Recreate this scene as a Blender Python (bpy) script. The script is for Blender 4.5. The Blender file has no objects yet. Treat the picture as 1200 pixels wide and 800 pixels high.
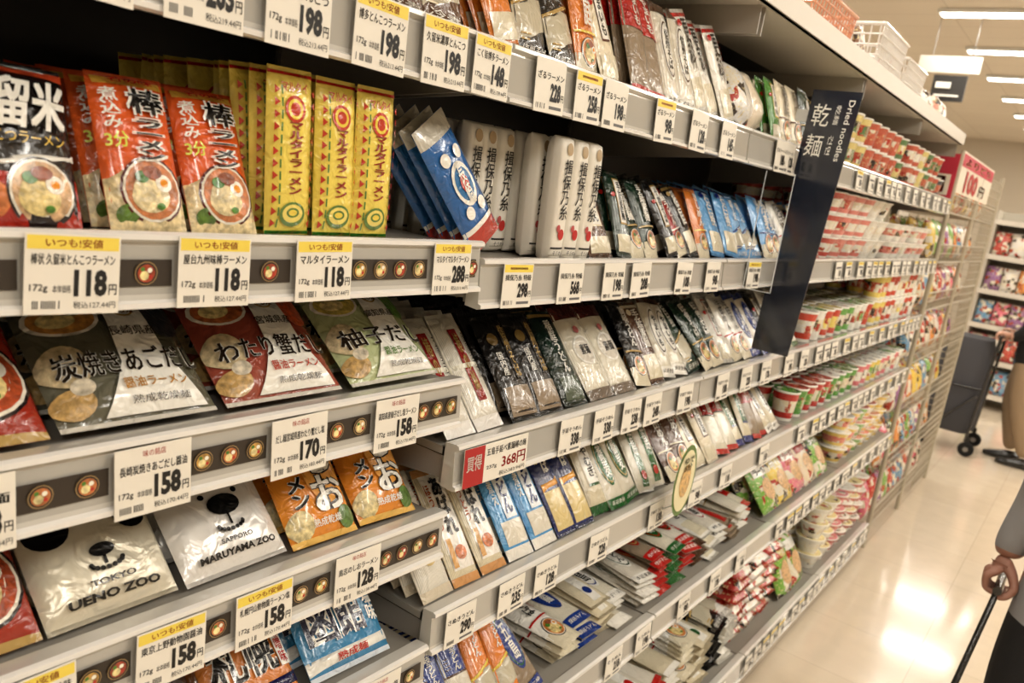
import bpy, math, random
from mathutils import Vector, Matrix
R=random.Random(11)
S=bpy.context.scene
S.view_settings.view_transform='Standard'
S.view_settings.look='None'
def lin(c):
    return tuple((x/12.92 if x<=.04045 else ((x+.055)/1.055)**2.4) for x in c[:3])
def rgb(r,g,b): return (r/255,g/255,b/255)
# ---------------------------------------------------------------- materials
MATS={}
def newmat(name):
    m=bpy.data.materials.new(name); m.use_nodes=True
    nt=m.node_tree; b=nt.nodes['Principled BSDF']; MATS[name]=m
    return m,nt,b
def N(nt,t,**k):
    n=nt.nodes.new(t)
    for a,v in k.items(): setattr(n,a,v)
    return n
def colmat(name,rough,bump=0,bscale=40,metal=0,kind=None,coat=0):
    m,nt,b=newmat(name); L=nt.links
    at=N(nt,'ShaderNodeAttribute',attribute_name='Col')
    out=at.outputs['Color']
    b.inputs['Roughness'].default_value=rough; b.inputs['Metallic'].default_value=metal
    b.inputs['Coat Weight'].default_value=coat; b.inputs['Coat Roughness'].default_value=.1
    tc=N(nt,'ShaderNodeTexCoord')
    if kind=='noodle':
        uv=N(nt,'ShaderNodeUVMap')
        w=N(nt,'ShaderNodeTexWave',bands_direction='X'); w.inputs['Scale'].default_value=13; w.inputs['Distortion'].default_value=.6
        w.inputs['Detail'].default_value=1
        L.new(uv.outputs[0],w.inputs['Vector'])
        r=N(nt,'ShaderNodeMapRange'); r.inputs[3].default_value=.68; r.inputs[4].default_value=1.05
        L.new(w.outputs['Fac'],r.inputs[0])
        mx=N(nt,'ShaderNodeVectorMath',operation='SCALE'); L.new(out,mx.inputs[0]); L.new(r.outputs[0],mx.inputs['Scale']); out=mx.outputs[0]
    if kind=='busy':
        uv=N(nt,'ShaderNodeUVMap')
        v=N(nt,'ShaderNodeTexVoronoi',distance='CHEBYCHEV'); v.inputs['Scale'].default_value=3.2
        L.new(uv.outputs[0],v.inputs['Vector'])
        sp=N(nt,'ShaderNodeSeparateColor'); L.new(v.outputs['Color'],sp.inputs[0])
        def layer(o,src,th,c):
            g=N(nt,'ShaderNodeMath',operation='GREATER_THAN'); g.inputs[1].default_value=th; L.new(src,g.inputs[0])
            mm=N(nt,'ShaderNodeMix',data_type='RGBA'); L.new(g.outputs[0],mm.inputs[0]); L.new(o,mm.inputs[6]); mm.inputs[7].default_value=(*lin(c),1)
            return mm.outputs[2]
        out=layer(out,sp.outputs[0],.68,(.92,.89,.82))
        out=layer(out,sp.outputs[1],.88,(.7,.2,.15))
        out=layer(out,sp.outputs[2],.87,(.2,.16,.14))
        n2=N(nt,'ShaderNodeTexNoise'); n2.inputs['Scale'].default_value=14; n2.inputs['Detail'].default_value=1
        L.new(uv.outputs[0],n2.inputs['Vector'])
        out=layer(out,n2.outputs['Fac'],.63,(.93,.85,.62))
    if kind=='food':
        n=N(nt,'ShaderNodeTexNoise'); n.inputs['Scale'].default_value=130; n.inputs['Detail'].default_value=4
        L.new(tc.outputs['Object'],n.inputs['Vector'])
        r=N(nt,'ShaderNodeMapRange'); r.inputs[1].default_value=.3; r.inputs[2].default_value=.7; r.inputs[3].default_value=.5; r.inputs[4].default_value=1.3
        L.new(n.outputs['Fac'],r.inputs[0])
        mx=N(nt,'ShaderNodeVectorMath',operation='SCALE'); L.new(out,mx.inputs[0]); L.new(r.outputs[0],mx.inputs['Scale']); out=mx.outputs[0]
    L.new(out,b.inputs['Base Color'])
    if bump:
        n=N(nt,'ShaderNodeTexNoise'); n.inputs['Scale'].default_value=bscale; n.inputs['Detail'].default_value=2.5; n.inputs['Distortion'].default_value=1.2
        L.new(tc.outputs['Object'],n.inputs['Vector'])
        bp=N(nt,'ShaderNodeBump'); bp.inputs['Strength'].default_value=bump; bp.inputs['Distance'].default_value=.01
        L.new(n.outputs['Fac'],bp.inputs['Height']); L.new(bp.outputs[0],b.inputs['Normal'])
    return m
colmat('film',.2,.62,38,coat=.5)
colmat('foil',.26,.5,26,metal=.2,coat=.3)
colmat('card',.5)
colmat('noodle',.22,.5,32,kind='noodle',coat=.4)
colmat('busy',.25,.45,38,kind='busy',coat=.3)
colmat('food',.3,.3,70,kind='food',coat=.3)
colmat('paint',.38)
colmat('rail',.14,coat=.6)
colmat('metal',.3,metal=.9)
colmat('cloth',.9,.3,300)
colmat('skin',.5,.25,120)
m,nt,b=newmat('acrylic'); b.inputs['Base Color'].default_value=(.95,.97,1,1); b.inputs['Transmission Weight'].default_value=1; b.inputs['Roughness'].default_value=.03; b.inputs['IOR'].default_value=1.15
m,nt,b=newmat('lamp'); b.inputs['Emission Color'].default_value=(1,.95,.86,1); b.inputs['Emission Strength'].default_value=9
m.cycles.emission_sampling='NONE'
# floor
m,nt,b=newmat('floor_vinyl'); L=nt.links
tc=N(nt,'ShaderNodeTexCoord'); br=N(nt,'ShaderNodeTexBrick'); br.offset=0
br.inputs['Scale'].default_value=1; br.inputs['Brick Width'].default_value=.45; br.inputs['Row Height'].default_value=.45; br.inputs['Mortar Size'].default_value=.0015
br.inputs['Color1'].default_value=(*lin(rgb(219,204,182)),1); br.inputs['Color2'].default_value=(*lin(rgb(214,198,175)),1); br.inputs['Mortar'].default_value=(*lin(rgb(190,174,152)),1)
L.new(tc.outputs['Object'],br.inputs['Vector'])
n=N(nt,'ShaderNodeTexNoise'); n.inputs['Scale'].default_value=9; n.inputs['Detail'].default_value=6; L.new(tc.outputs['Object'],n.inputs['Vector'])
mr=N(nt,'ShaderNodeMapRange'); mr.inputs[3].default_value=.88; mr.inputs[4].default_value=1.06; L.new(n.outputs['Fac'],mr.inputs[0])
vm=N(nt,'ShaderNodeVectorMath',operation='SCALE'); L.new(br.outputs['Color'],vm.inputs[0]); L.new(mr.outputs[0],vm.inputs['Scale']); L.new(vm.outputs[0],b.inputs['Base Color'])
b.inputs['Roughness'].default_value=.13; b.inputs['Coat Weight'].default_value=.4; b.inputs['Coat Roughness'].default_value=.08
m,nt,b=newmat('ceiling_panel'); L=nt.links
tc=N(nt,'ShaderNodeTexCoord'); br=N(nt,'ShaderNodeTexBrick'); br.offset=0
br.inputs['Scale'].default_value=1; br.inputs['Brick Width'].default_value=.9; br.inputs['Row Height'].default_value=.45; br.inputs['Mortar Size'].default_value=.004
br.inputs['Color1'].default_value=(*lin(rgb(224,214,198)),1); br.inputs['Color2'].default_value=(*lin(rgb(220,209,193)),1); br.inputs['Mortar'].default_value=(*lin(rgb(195,183,166)),1)
L.new(tc.outputs['Object'],br.inputs['Vector']); L.new(br.outputs['Color'],b.inputs['Base Color']); b.inputs['Roughness'].default_value=.9
m,nt,b=newmat('wall_paint'); L=nt.links
n=N(nt,'ShaderNodeTexNoise'); n.inputs['Scale'].default_value=3; cr=N(nt,'ShaderNodeValToRGB')
cr.color_ramp.elements[0].color=(*lin(rgb(195,184,166)),1); cr.color_ramp.elements[1].color=(*lin(rgb(210,200,184)),1)
L.new(n.outputs['Fac'],cr.inputs[0]); L.new(cr.outputs[0],b.inputs['Base Color']); b.inputs['Roughness'].default_value=.85
# ---------------------------------------------------------------- mesh builder
class MB:
    def __init__(s): s.v=[];s.f=[];s.c=[];s.m=[];s.uv=[];s.s=[]
    def add(s,vs,fs,col,mat,uvs=None,smooth=False):
        o=len(s.v); s.v.extend(tuple(p) for p in vs)
        s.uv.extend(uvs if uvs else [(0,0)]*len(vs))
        multi=isinstance(col,list)
        for i,f in enumerate(fs):
            s.f.append(tuple(o+j for j in f)); s.c.append(col[i] if multi else col); s.m.append(mat); s.s.append(smooth)
    def box(s,x0,x1,y0,y1,z0,z1,col,mat='paint'):
        vs=[(x,y,z) for x in (x0,x1) for y in (y0,y1) for z in (z0,z1)]
        fs=[(0,1,3,2),(4,6,7,5),(0,4,5,1),(2,3,7,6),(0,2,6,4),(1,5,7,3)]
        s.add(vs,fs,col,mat)
    def tube(s,p,q,r,col,mat='metal',n=8,r2=None):
        p=Vector(p);q=Vector(q);d=(q-p).normalized(); r2=r if r2 is None else r2
        a=d.orthogonal().normalized(); b=d.cross(a)
        vs=[p+(a*math.cos(t)+b*math.sin(t))*r for t in [2*math.pi*i/n for i in range(n)]]
        vs+=[q+(a*math.cos(t)+b*math.sin(t))*r2 for t in [2*math.pi*i/n for i in range(n)]]
        fs=[(i,(i+1)%n,n+(i+1)%n,n+i) for i in range(n)]
        s.add(vs,fs,col,mat,smooth=True); s.add(vs,[tuple(range(n))[::-1],tuple(range(n,2*n))],col,mat)
    def lathe(s,c,prof,cols,mat,n=20,axis=None,smooth=True,mats=None):
        c=Vector(c); M=Matrix.Identity(3)
        if axis is not None: M=Vector((0,0,1)).rotation_difference(Vector(axis)).to_matrix()
        vs=[];uv=[]
        for (r,z) in prof:
            for i in range(n):
                t=2*math.pi*i/n; vs.append(c+M@Vector((r*math.cos(t),r*math.sin(t),z))); uv.append((i/n*4+c.y*7.3,z*10+c.z*5+r*9))
        for j in range(len(prof)-1):
            fs=[(j*n+i,j*n+(i+1)%n,(j+1)*n+(i+1)%n,(j+1)*n+i) for i in range(n)]
            o=j*n; sub=[tuple(k-o for k in f) for f in fs]
            s.add(vs[o:o+2*n],sub,cols[j] if isinstance(cols,list) else cols,(mats[j] if mats else mat),uv[o:o+2*n],smooth)
    def build(s,name,parent=None,coll=None):
        me=bpy.data.meshes.new(name); me.from_pydata(s.v,[],s.f)
        used=[]; 
        for k in s.m:
            if k not in used: used.append(k)
        for k in used: me.materials.append(MATS[k])
        ix={k:i for i,k in enumerate(used)}
        me.polygons.foreach_set('material_index',[ix[k] for k in s.m])
        me.polygons.foreach_set('use_smooth',s.s)
        ca=me.color_attributes.new('Col','FLOAT_COLOR','CORNER'); buf=[];cache={}
        ul=me.uv_layers.new(name='UVMap'); ub=[]
        for f,c in zip(s.f,s.c):
            k=cache.get(c)
            if k is None:
                g=.3*c[0]+.59*c[1]+.11*c[2]; q=.10
                k=cache[c]=(*lin(tuple(x*(1-q)+g*q for x in c)),1.0)
            buf.extend(k*len(f))
            for i in f: ub.extend(s.uv[i])
        ca.data.foreach_set('color',buf); ul.data.foreach_set('uv',ub)
        me.update()
        ob=bpy.data.objects.new(name,me); S.collection.objects.link(ob)
        if parent: ob.parent=parent
        return ob
def empty(name,loc=(0,0,0)):
    e=bpy.data.objects.new(name,None); S.collection.objects.link(e); e.empty_display_size=.1; e.location=loc; return e
# ---------------------------------------------------------------- text
TC={}
def textgeo(s,bold=.012):
    k=(s,bold)
    if k in TC: return TC[k]
    kanji=any(ord(ch)>0x2E80 for ch in s); kk=any(0x4E00<=ord(ch)<0x9FFF for ch in s)
    cu=bpy.data.curves.new('t','FONT'); cu.body=s; cu.align_x='CENTER'; cu.resolution_u=2; cu.offset=0 if kanji else bold; cu.space_line=.92
    ob=bpy.data.objects.new('t',cu); S.collection.objects.link(ob)
    dg=bpy.context.evaluated_depsgraph_get(); me=ob.evaluated_get(dg).to_mesh()
    vs=[(v.co.x,v.co.y) for v in me.vertices]; fs=[tuple(p.vertices) for p in me.polygons]
    ob.evaluated_get(dg).to_mesh_clear(); bpy.data.objects.remove(ob); bpy.data.curves.remove(cu)
    if not vs: vs=[(0,0),(1,0),(1,1)]; fs=[]
    if kanji and bold>=.02:
        b=bold*.75*(.8 if kk else 1.0); V0=list(vs);F0=list(fs);n=len(V0); vs=[];fs=[]
        for q,(dx,dy) in enumerate(((-b,-b*.6),(b,-b*.6),(-b,b*.6),(b,b*.6))):
            vs+=[(x+dx,y+dy) for x,y in V0]; fs+=[tuple(i+q*n for i in f) for f in F0]
    x0=min(v[0] for v in vs);x1=max(v[0] for v in vs);y0=min(v[1] for v in vs);y1=max(v[1] for v in vs)
    dx=max(x1-x0,1e-4);dy=max(y1-y0,1e-4)
    vs=[((a-x0)/dx,(b-y0)/dy) for a,b in vs]
    TC[k]=(vs,fs,dx/dy); return TC[k]
def V_(s): return '\n'.join(s)
# ---------------------------------------------------------------- decals
def drect(u0,v0,u1,v1,c,mat=None): return ('r',u0,v0,u1,v1,c,mat)
def dell(cu,cv,ru,rv,c,mat=None): return ('e',cu,cv,ru,rv,c,mat)
def dtxt(s,u0,v0,u1,v1,c,bold=.012,tilt=0): return ('t',s,u0,v0,u1,v1,c,bold,tilt)
def dpoly(pts,c,mat=None): return ('p',pts,c,mat)
def dlines(u0,v0,u1,v1,n,c):
    o=[]
    for i in range(n):
        v=v0+(v1-v0)*(i+.2)/n; o.append(('r',u0,v,u0+(u1-u0)*R.uniform(.6,1),v+(v1-v0)/n*.35,c,None))
    return o
def dbowl(cu,cv,r,asp,soup=(.85,.5,.2),rim=(.15,.1,.1),noodle=(.95,.85,.55)):
    rv=r*asp; o=[dell(cu,cv,r,rv,rim),dell(cu,cv,r*.93,rv*.93,(.95,.92,.85)),dell(cu,cv,r*.86,rv*.86,soup,'food')]
    o.append(dell(cu-.1*r,cv-.2*rv,r*.6,rv*.48,noodle,'food')); o.append(dell(cu-.3*r,cv-.05*rv,r*.35,rv*.42,tuple(x*.93 for x in noodle),'food'))
    o.append(dell(cu+.35*r,cv+.2*rv,r*.27,rv*.26,(.98,.96,.9))); o.append(dell(cu+.36*r,cv+.2*rv,r*.14,rv*.13,(.98,.6,.1)))
    o.append(dell(cu-.35*r,cv+.35*rv,r*.22,rv*.18,(.25,.5,.12),'food')); o.append(dell(cu+.0*r,cv+.5*rv,r*.32,rv*.2,(.6,.3,.18),'food'))
    o.append(dell(cu+.15*r,cv-.5*rv,r*.14,rv*.1,(.3,.55,.15),'food'))
    return o
def put_decals(mb,P,decs,mat,hi=True):
    e=.0006; K=len(decs); st_=min(.00026,.0045/max(1,K))
    for d in decs:
        t=d[0]; e+=st_
        if t=='r':
            _,u0,v0,u1,v1,c,m=d; nu=max(1,int(abs(u1-u0)*9)+1); nv=max(1,int(abs(v1-v0)*11)+1)
            vs=[P(u0+(u1-u0)*i/nu,v0+(v1-v0)*j/nv,e) for j in range(nv+1) for i in range(nu+1)]
            uv=[((u0+(u1-u0)*i/nu)*1.0,(v0+(v1-v0)*j/nv)*2) for j in range(nv+1) for i in range(nu+1)]
            fs=[(j*(nu+1)+i,j*(nu+1)+i+1,(j+1)*(nu+1)+i+1,(j+1)*(nu+1)+i) for j in range(nv) for i in range(nu)]
            mb.add(vs,fs,c,m or mat,uv,True)
        elif t=='e':
            _,cu,cv,ru,rv,c,m=d; n=18; rings=3 if max(ru,rv)>.15 else (2 if max(ru,rv)>.08 else 1)
            vs=[P(cu,cv,e)]
            for k in range(1,rings+1):
                for i in range(n):
                    a=2*math.pi*i/n; vs.append(P(cu+ru*k/rings*math.cos(a),cv+rv*k/rings*math.sin(a),e))
            fs=[(0,1+i,1+(i+1)%n) for i in range(n)]
            for k in range(rings-1):
                o=1+k*n
                fs+=[(o+i,o+n+i,o+n+(i+1)%n,o+(i+1)%n) for i in range(n)]
            mb.add(vs,fs,c,m or mat,None,True)
        elif t=='p':
            _,pts,c,m=d; vmin=min(p[1] for p in pts);vmax=max(p[1] for p in pts)
            lv=set(); k=max(2,int((vmax-vmin)*14)+1)
            for i in range(k+1): lv.add(round(vmin+(vmax-vmin)*i/k,5))
            for p in pts: lv.add(round(p[1],5))
            lv=sorted(lv); rows=[]
            umin=min(p[0] for p in pts);umax=max(p[0] for p in pts); nu=max(1,int((umax-umin)*10)+1)
            for q,v in enumerate(lv):
                vq=min(max(v,vmin+1e-5),vmax-1e-5); xs=[]
                for a in range(len(pts)):
                    (ua,va),(ub,vb)=pts[a],pts[(a+1)%len(pts)]
                    if (va-vq)*(vb-vq)<=0 and abs(vb-va)>1e-9: xs.append(ua+(ub-ua)*(vq-va)/(vb-va))
                if not xs: xs=[umin]
                rows.append((min(xs),max(xs),v))
            vs=[P(a+(b-a)*i/nu,v,e) for a,b,v in rows for i in range(nu+1)]
            fs=[(j*(nu+1)+i,j*(nu+1)+i+1,(j+1)*(nu+1)+i+1,(j+1)*(nu+1)+i) for j in range(len(rows)-1) for i in range(nu)]
            mb.add(vs,fs,c,m or mat,None,True)
        elif t=='t' and hi:
            _,s,u0,v0,u1,v1,c,bold,tilt=d
            vs,fs,asp=textgeo(s,bold)
            mb.add([P(u0+(u1-u0)*x+tilt*(y-.5),v0+(v1-v0)*y,e+.0003) for x,y in vs],fs,c,mat)
def frame(lean,roll,yaw):
    l=math.radians(lean); a=Vector((0,1,0)); b=Vector((-math.sin(l),0,math.cos(l))); n=Vector((math.cos(l),0,math.sin(l)))
    if roll:
        q=Matrix.Rotation(math.radians(roll),3,n); a=q@a; b=q@b
    if yaw:
        q=Matrix.Rotation(math.radians(yaw),3,'Z'); a=q@a;b=q@b;n=q@n
    return a,b,n
def packet(mb,o,w,h,T,col,mat='film',decs=(),lean=0,roll=0,yaw=0,box=False,hi=True,nu=8,nv=10,side=None,crimp=.035):
    a,b,n=frame(lean,roll,yaw); o=Vector(o); ph=R.uniform(0,6); ex=.22 if box else .55; am=0 if box else .07
    o=o+Vector((0,0,abs(math.sin(math.radians(roll)))*w*.5*math.cos(math.radians(lean))))
    o=o+Vector((0,0,T*.55*abs(math.sin(math.radians(lean)))))
    cr=0 if box else crimp
    def prof(u,v):
        u=min(max(u,0),1); su=(1-abs(2*u-1)**2.6)
        vv=min(max((v-cr)/(1-2*cr),0),1); sv=1-abs(2*vv-1)**(8 if box else 4)
        return (max(su,0)**ex)*(max(sv,0)**ex)*(1+am*math.sin(7*u+ph)*math.cos(9*v+ph*2))
    pinch=0 if box else .05
    def P(u,v,e=0,sgn=1):
        p=prof(u,v); return o+a*((u-.5)*w*(1-pinch*p))+b*(v*h)+n*(sgn*(T*p+e))
    us=[i/nu for i in range(nu+1)]
    us=[.5-.5*math.cos(math.pi*u) for u in us]
    if not box: vsn=[0,cr]+[cr+(1-2*cr)*(.5-.5*math.cos(math.pi*j/(nv-2))) for j in range(1,nv-2)]+[1-cr,1]
    else: vsn=[.5-.5*math.cos(math.pi*j/nv) for j in range(nv+1)]
    W=len(us);H=len(vsn); ru,rv=R.uniform(0,30),R.uniform(0,30)
    uv=[(u*w*10+ru,v*h*10+rv) for v in vsn for u in us]
    if mat=='noodle': uv=[(u*w*10,v*h*10) for v in vsn for u in us]
    for sg in (1,-1):
        k_=.6 if (sg<0 and lean>20) else 1
        vs=[P(u,v,0,sg*k_) for v in vsn for u in us]
        fs=[]
        for j in range(H-1):
            for i in range(W-1):
                q=(j*W+i,j*W+i+1,(j+1)*W+i+1,(j+1)*W+i); fs.append(q if sg>0 else q[::-1])
        mb.add(vs,fs,(col if sg>0 else (side or col)),mat,uv,True)
    if decs: put_decals(mb,P,decs,'film' if mat in('noodle','busy') else mat,hi)
# ---------------------------------------------------------------- styles
W_=(.95,.94,.9); K_=(.05,.045,.045); RED=(.76,.1,.08); CR=(.93,.88,.76); GOLD=(.74,.6,.32); YEL=(.95,.83,.25)
def st(w,h,T,col,mat='film',decs=(),box=False): return dict(w=w,h=h,T=T,col=col,mat=mat,decs=list(decs),box=box)
def put(mb,s,y,z,lean,n=1,x0=-.012,roll=0,yaw=0,dx=None,jit=1,hi_n=2):
    dx=dx or 2.05*s['T']/max(.25,math.cos(math.radians(lean)))
    for i in range(n):
        x=x0-i*dx
        ext=s['h']*math.sin(math.radians(lean))
        if x-ext-1.85*s['T']<-.455: break
        k=1 if i<2 else 2
        packet(mb,(x-s['T']*.8,y+R.uniform(-.003,.003)*jit*k,z+.001),s['w'],s['h'],s['T'],s['col'],s['mat'],s['decs'] if i<3 else s['decs'][:4],lean+R.uniform(-1.5,1.5)*jit,roll+R.uniform(-2,2)*jit*k,yaw+R.uniform(-2,2)*jit,s['box'],hi=i<hi_n)
def obj(name,calls):
    mb=MB()
    for c in calls: put(mb,*c[0],**c[1])
    return mb.build(name)
KANJI=['信州そば','讃岐うどん','手延素麺','稲庭','更科','蕎麦','ひやむぎ','中華そば','冷麦','細うどん','十割そば','田舎そば','石臼挽','半田めん','きしめん','五島','そうめん','やまいも']
def noodle_style(k=None,w=None,h=None):
    k=k or R.choice(['clearW','clearW','clearR','clearG','black','dkgreen','red','navy','sky','white','cream','green','brown','clearB'])
    w=w or R.uniform(.06,.08); h=h or R.uniform(.185,.205); T=R.uniform(.009,.012); tx=R.choice(KANJI); asp=w/h; d=[]
    t2=R.choice(KANJI); v=R.randint(0,3)
    if k.startswith('clear'):
        base=R.choice([(.92,.89,.8),(.93,.9,.83),(.9,.85,.72),(.93,.9,.82),(.62,.54,.44)])
        lc={'W':W_,'R':RED,'G':(.1,.38,.15),'B':(.1,.22,.55)}[k[-1]]; tc=K_ if k[-1]=='W' else W_
        ac=R.choice([RED,(.1,.35,.15),(.12,.2,.5),(.3,.18,.1),GOLD])
        if v==0: d=[drect(.2,.3,.8,.88,lc),drect(0,0,1,.1,ac),drect(.2,.3,.8,.33,ac),dtxt(V_(tx),.34,.4,.7,.85,tc,.03)]+dlines(.72,.36,.78,.6,5,tc)+[dell(.3,.8,.07,.07*asp,RED)]
        elif v==1: d=[drect(0,.58,1,.97,lc),drect(0,.56,1,.58,ac),dtxt(V_(tx),.38,.6,.72,.94,tc,.035),dell(.18,.86,.1,.1*asp,ac),drect(0,0,1,.07,lc)]+dlines(.08,.62,.28,.75,4,ac)
        elif v==2: d=[drect(.3,.06,.72,.94,lc),dtxt(V_(tx),.37,.45,.66,.9,tc,.03),dell(.51,.2,.16,.16*asp,ac),drect(0,.94,1,1,ac),dtxt(V_(t2),.78,.5,.9,.88,ac)]
        else: d=[dell(.5,.55,.38,.3,lc),dell(.5,.55,.34,.27,ac),dell(.5,.55,.31,.25,lc),dtxt(V_(tx),.34,.36,.66,.74,tc,.04),drect(0,.9,1,1,ac),drect(0,0,1,.12,lc),dtxt(t2,.1,.03,.9,.09,tc)]
        return st(w,h,T,base,'noodle',d)
    pal={'black':((.09,.08,.075),GOLD,W_),'dkgreen':((.07,.2,.13),GOLD,W_),'red':((.7,.12,.1),W_,W_),'navy':((.1,.16,.4),YEL,W_),'sky':((.36,.65,.9),(.05,.15,.5),W_),
         'white':(W_,RED,K_),'cream':(CR,(.35,.12,.08),K_),'green':((.28,.56,.18),YEL,W_),'brown':((.38,.25,.17),CR,W_),'yel':(YEL,RED,K_),'orange':((.92,.5,.15),YEL,W_),'pink':((.92,.45,.58),W_,RED)}
    c,ac,tc=pal[k]; npan=(.92,.88,.76)
    if v==0: d=[drect(.08,.06,.92,.34,npan,'noodle'),drect(0,.92,1,.96,ac),dtxt(V_(tx),.3,.42,.68,.9,tc,.035)]+dlines(.76,.5,.9,.85,6,ac)+[dell(.17,.86,.1,.1*asp,ac)]
    elif v==1: d=[dpoly([(.0,.1),(1,.25),(1,.52),(0,.37)],npan,'noodle'),dpoly([(0,.37),(1,.52),(1,.55),(0,.4)],ac),dtxt(V_(tx),.36,.58,.64,.92,tc,.04),dtxt(t2,.1,.04,.9,.1,tc)]+dlines(.08,.12,.4,.2,2,ac)
    elif v==2: d=[drect(.28,.36,.72,.9,ac if ac!=W_ else CR),drect(.31,.38,.69,.88,W_),dtxt(V_(tx),.38,.41,.63,.86,K_,.04),drect(.06,.05,.94,.24,npan,'noodle'),dell(.14,.7,.08,.08*asp,RED)]
    else: d=[drect(0,.0,1,.2,npan,'noodle')]+dbowl(.5,.22,.36,asp)+[dtxt(V_(tx),.3,.44,.7,.92,tc,.04),drect(0,.37,1,.39,ac),dtxt(V_(t2),.8,.5,.92,.88,ac)]
    return st(w,h,T,c,'film',d)
kurume=st(.102,.148,.014,(.09,.07,.06),'film',[drect(0,.0,1,.3,(.72,.14,.08)),drect(0,.92,1,.97,(.9,.3,.14)),dpoly([(0,.3),(1,.42),(1,.46),(0,.35)],W_),dell(.2,.14,.2,.12,(.9,.5,.25),'food')]+dbowl(.66,.2,.3,.102/.148,soup=(.88,.7,.5))+[dtxt('久留米',.04,.56,.96,.88,W_,.06,.08),dtxt('とんこつラーメン',.1,.47,.9,.54,(.97,.8,.3))])
bou=st(.076,.155,.013,(.93,.36,.11),'film',[drect(0,.0,1,.06,(.62,.16,.1)),drect(.05,.915,.95,.97,(.95,.72,.25)),dpoly([(.0,.0),(1,.0),(1,.26),(.5,.44),(0,.32)],(.95,.86,.64),'food'),dell(.2,.1,.14,.06,(.35,.5,.15),'food')]+dbowl(.55,.25,.43,.076/.155,soup=(.85,.5,.28),noodle=(.96,.88,.66),rim=(.35,.06,.06))+
  [dtxt('棒',.36,.71,.92,.9,W_,.12),dtxt(V_('ラーメン'),.36,.42,.84,.7,W_,.14,.03),dtxt('棒',.4,.72,.88,.89,K_,.05),dtxt(V_('ラーメン'),.42,.43,.79,.69,K_,.05,.03),dtxt(V_('煮込み'),.05,.62,.27,.88,W_,.03),dtxt('3分',.04,.5,.3,.6,(.9,.95,.3),.03),dtxt('名の味',.2,.92,.8,.965,RED,.03)])
zz=[]
for i in range(12):
    v=.07+i*.07
    zz+= [dpoly([(.05,v),(.05,v+.05),(.13,v+.025)],(.8,.2,.12)),dpoly([(.95,v),(.95,v+.05),(.87,v+.025)],(.8,.2,.12)),drect(.15,v,.18,v+.05,(.3,.5,.2))]
marutai=st(.06,.183,.0125,(.96,.86,.33),'film',[drect(0,.03,1,.05,(.2,.5,.15)),drect(0,.955,1,.975,RED),dell(.5,.765,.24,.24*.06/.183,(.8,.2,.1)),dell(.5,.765,.18,.18*.06/.183,YEL),dell(.5,.765,.12,.12*.06/.183,(.8,.2,.1)),
   dtxt(V_('マルタイラーメン'),.34,.27,.68,.69,(.6,.14,.08),.05),dell(.5,.15,.3,.075,(.35,.5,.2)),dell(.5,.155,.24,.055,(.95,.86,.4)),dell(.5,.16,.15,.03,(.35,.5,.2)),dell(.5,.16,.1,.018,YEL),dtxt('マルタイ',.2,.86,.8,.92,(.75,.15,.1),.03)]+zz)
saraudon=st(.078,.2,.012,(.14,.4,.7),'film',[drect(.0,.0,1,.16,(.75,.2,.15)),drect(0,.16,1,.2,W_),drect(0,.86,1,1,(.8,.78,.72)),dell(.5,.5,.3,.17,W_),dell(.5,.5,.24,.13,(.15,.45,.7)),dell(.3,.3,.12,.05,W_),dell(.72,.3,.12,.05,W_),dell(.3,.72,.12,.05,W_),dell(.7,.72,.12,.05,W_),dell(.5,.5,.12,.07,(.8,.2,.15)),dtxt(V_('長崎'),.42,.34,.6,.66,W_,.03)])
ibo=st(.04,.2,.019,(.93,.91,.86),'card',[drect(0,.0,1,.05,(.8,.78,.72)),drect(.06,.1,.94,.115,(.15,.15,.15)),dell(.5,.9,.22,.05,(.7,.6,.45)),dtxt(V_('揖保乃糸'),.22,.34,.8,.82,K_,.02),dell(.5,.22,.2,.045,RED),dtxt('そうめん',.15,.05,.85,.085,K_),dell(.28,.27,.1,.03,(.75,.3,.3))],box=True)
def bigbag(col,title,sub,fc,badge=None,soup=(.8,.55,.25),panel=W_,ac=(.1,.1,.1)):
    w,h=.168,.16
    d=[drect(0,.0,1,.035,(.85,.83,.78)),drect(0,.965,1,1,(.85,.83,.78)),dell(.24,.8,.22,.15,(.93,.9,.84)),dell(.24,.8,.195,.13,soup,'food'),dell(.2,.79,.11,.07,(.95,.85,.55),'food'),dell(.32,.85,.06,.035,(.3,.5,.15),'food'),dell(.88,.78,.13,.19,fc,'food'),
       dell(.13,.42,.14,.16,(.80,.72,.55),'food'),dell(.1,.15,.12,.1,(.78,.62,.35),'food'),dell(.17,.25,.07,.06,(.85,.8,.7),'food'),
       dpoly([(.26,.04),(.94,.04),(.79,.4),(.76,.95),(.5,.95),(.46,.4)],panel),dell(.63,.84,.08,.07,GOLD),dell(.63,.84,.066,.056,W_),dtxt('だし麺',.55,.8,.71,.88,(.5,.3,.1),.03),
       dtxt(title,.05,.3,.99,.5,W_,.07),dtxt(title,.05,.3,.99,.5,(.14,.1,.06),.035),dtxt(sub,.46,.6,.79,.68,(.2,.15,.1),.02),dtxt('醤油ラーメン',.4,.18,.84,.26,badge or RED,.02),dtxt('熟成乾燥麺',.42,.08,.82,.13,(.2,.15,.1),.01)]
    return st(w,h,.019,col,'film',d)
bagA=bigbag((.38,.37,.30),'炭焼きあごだし','長崎県産',(.2,.2,.22),(.75,.5,.1))
bagB=bigbag((.62,.27,.2),'わたり蟹だし','宮城県産',(.85,.35,.18),(.8,.2,.1),soup=(.75,.4,.2))
bagC=bigbag((.72,.76,.55),'柚子だし','高知県産',(.35,.55,.18),(.3,.5,.1),soup=(.85,.75,.35))
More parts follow.
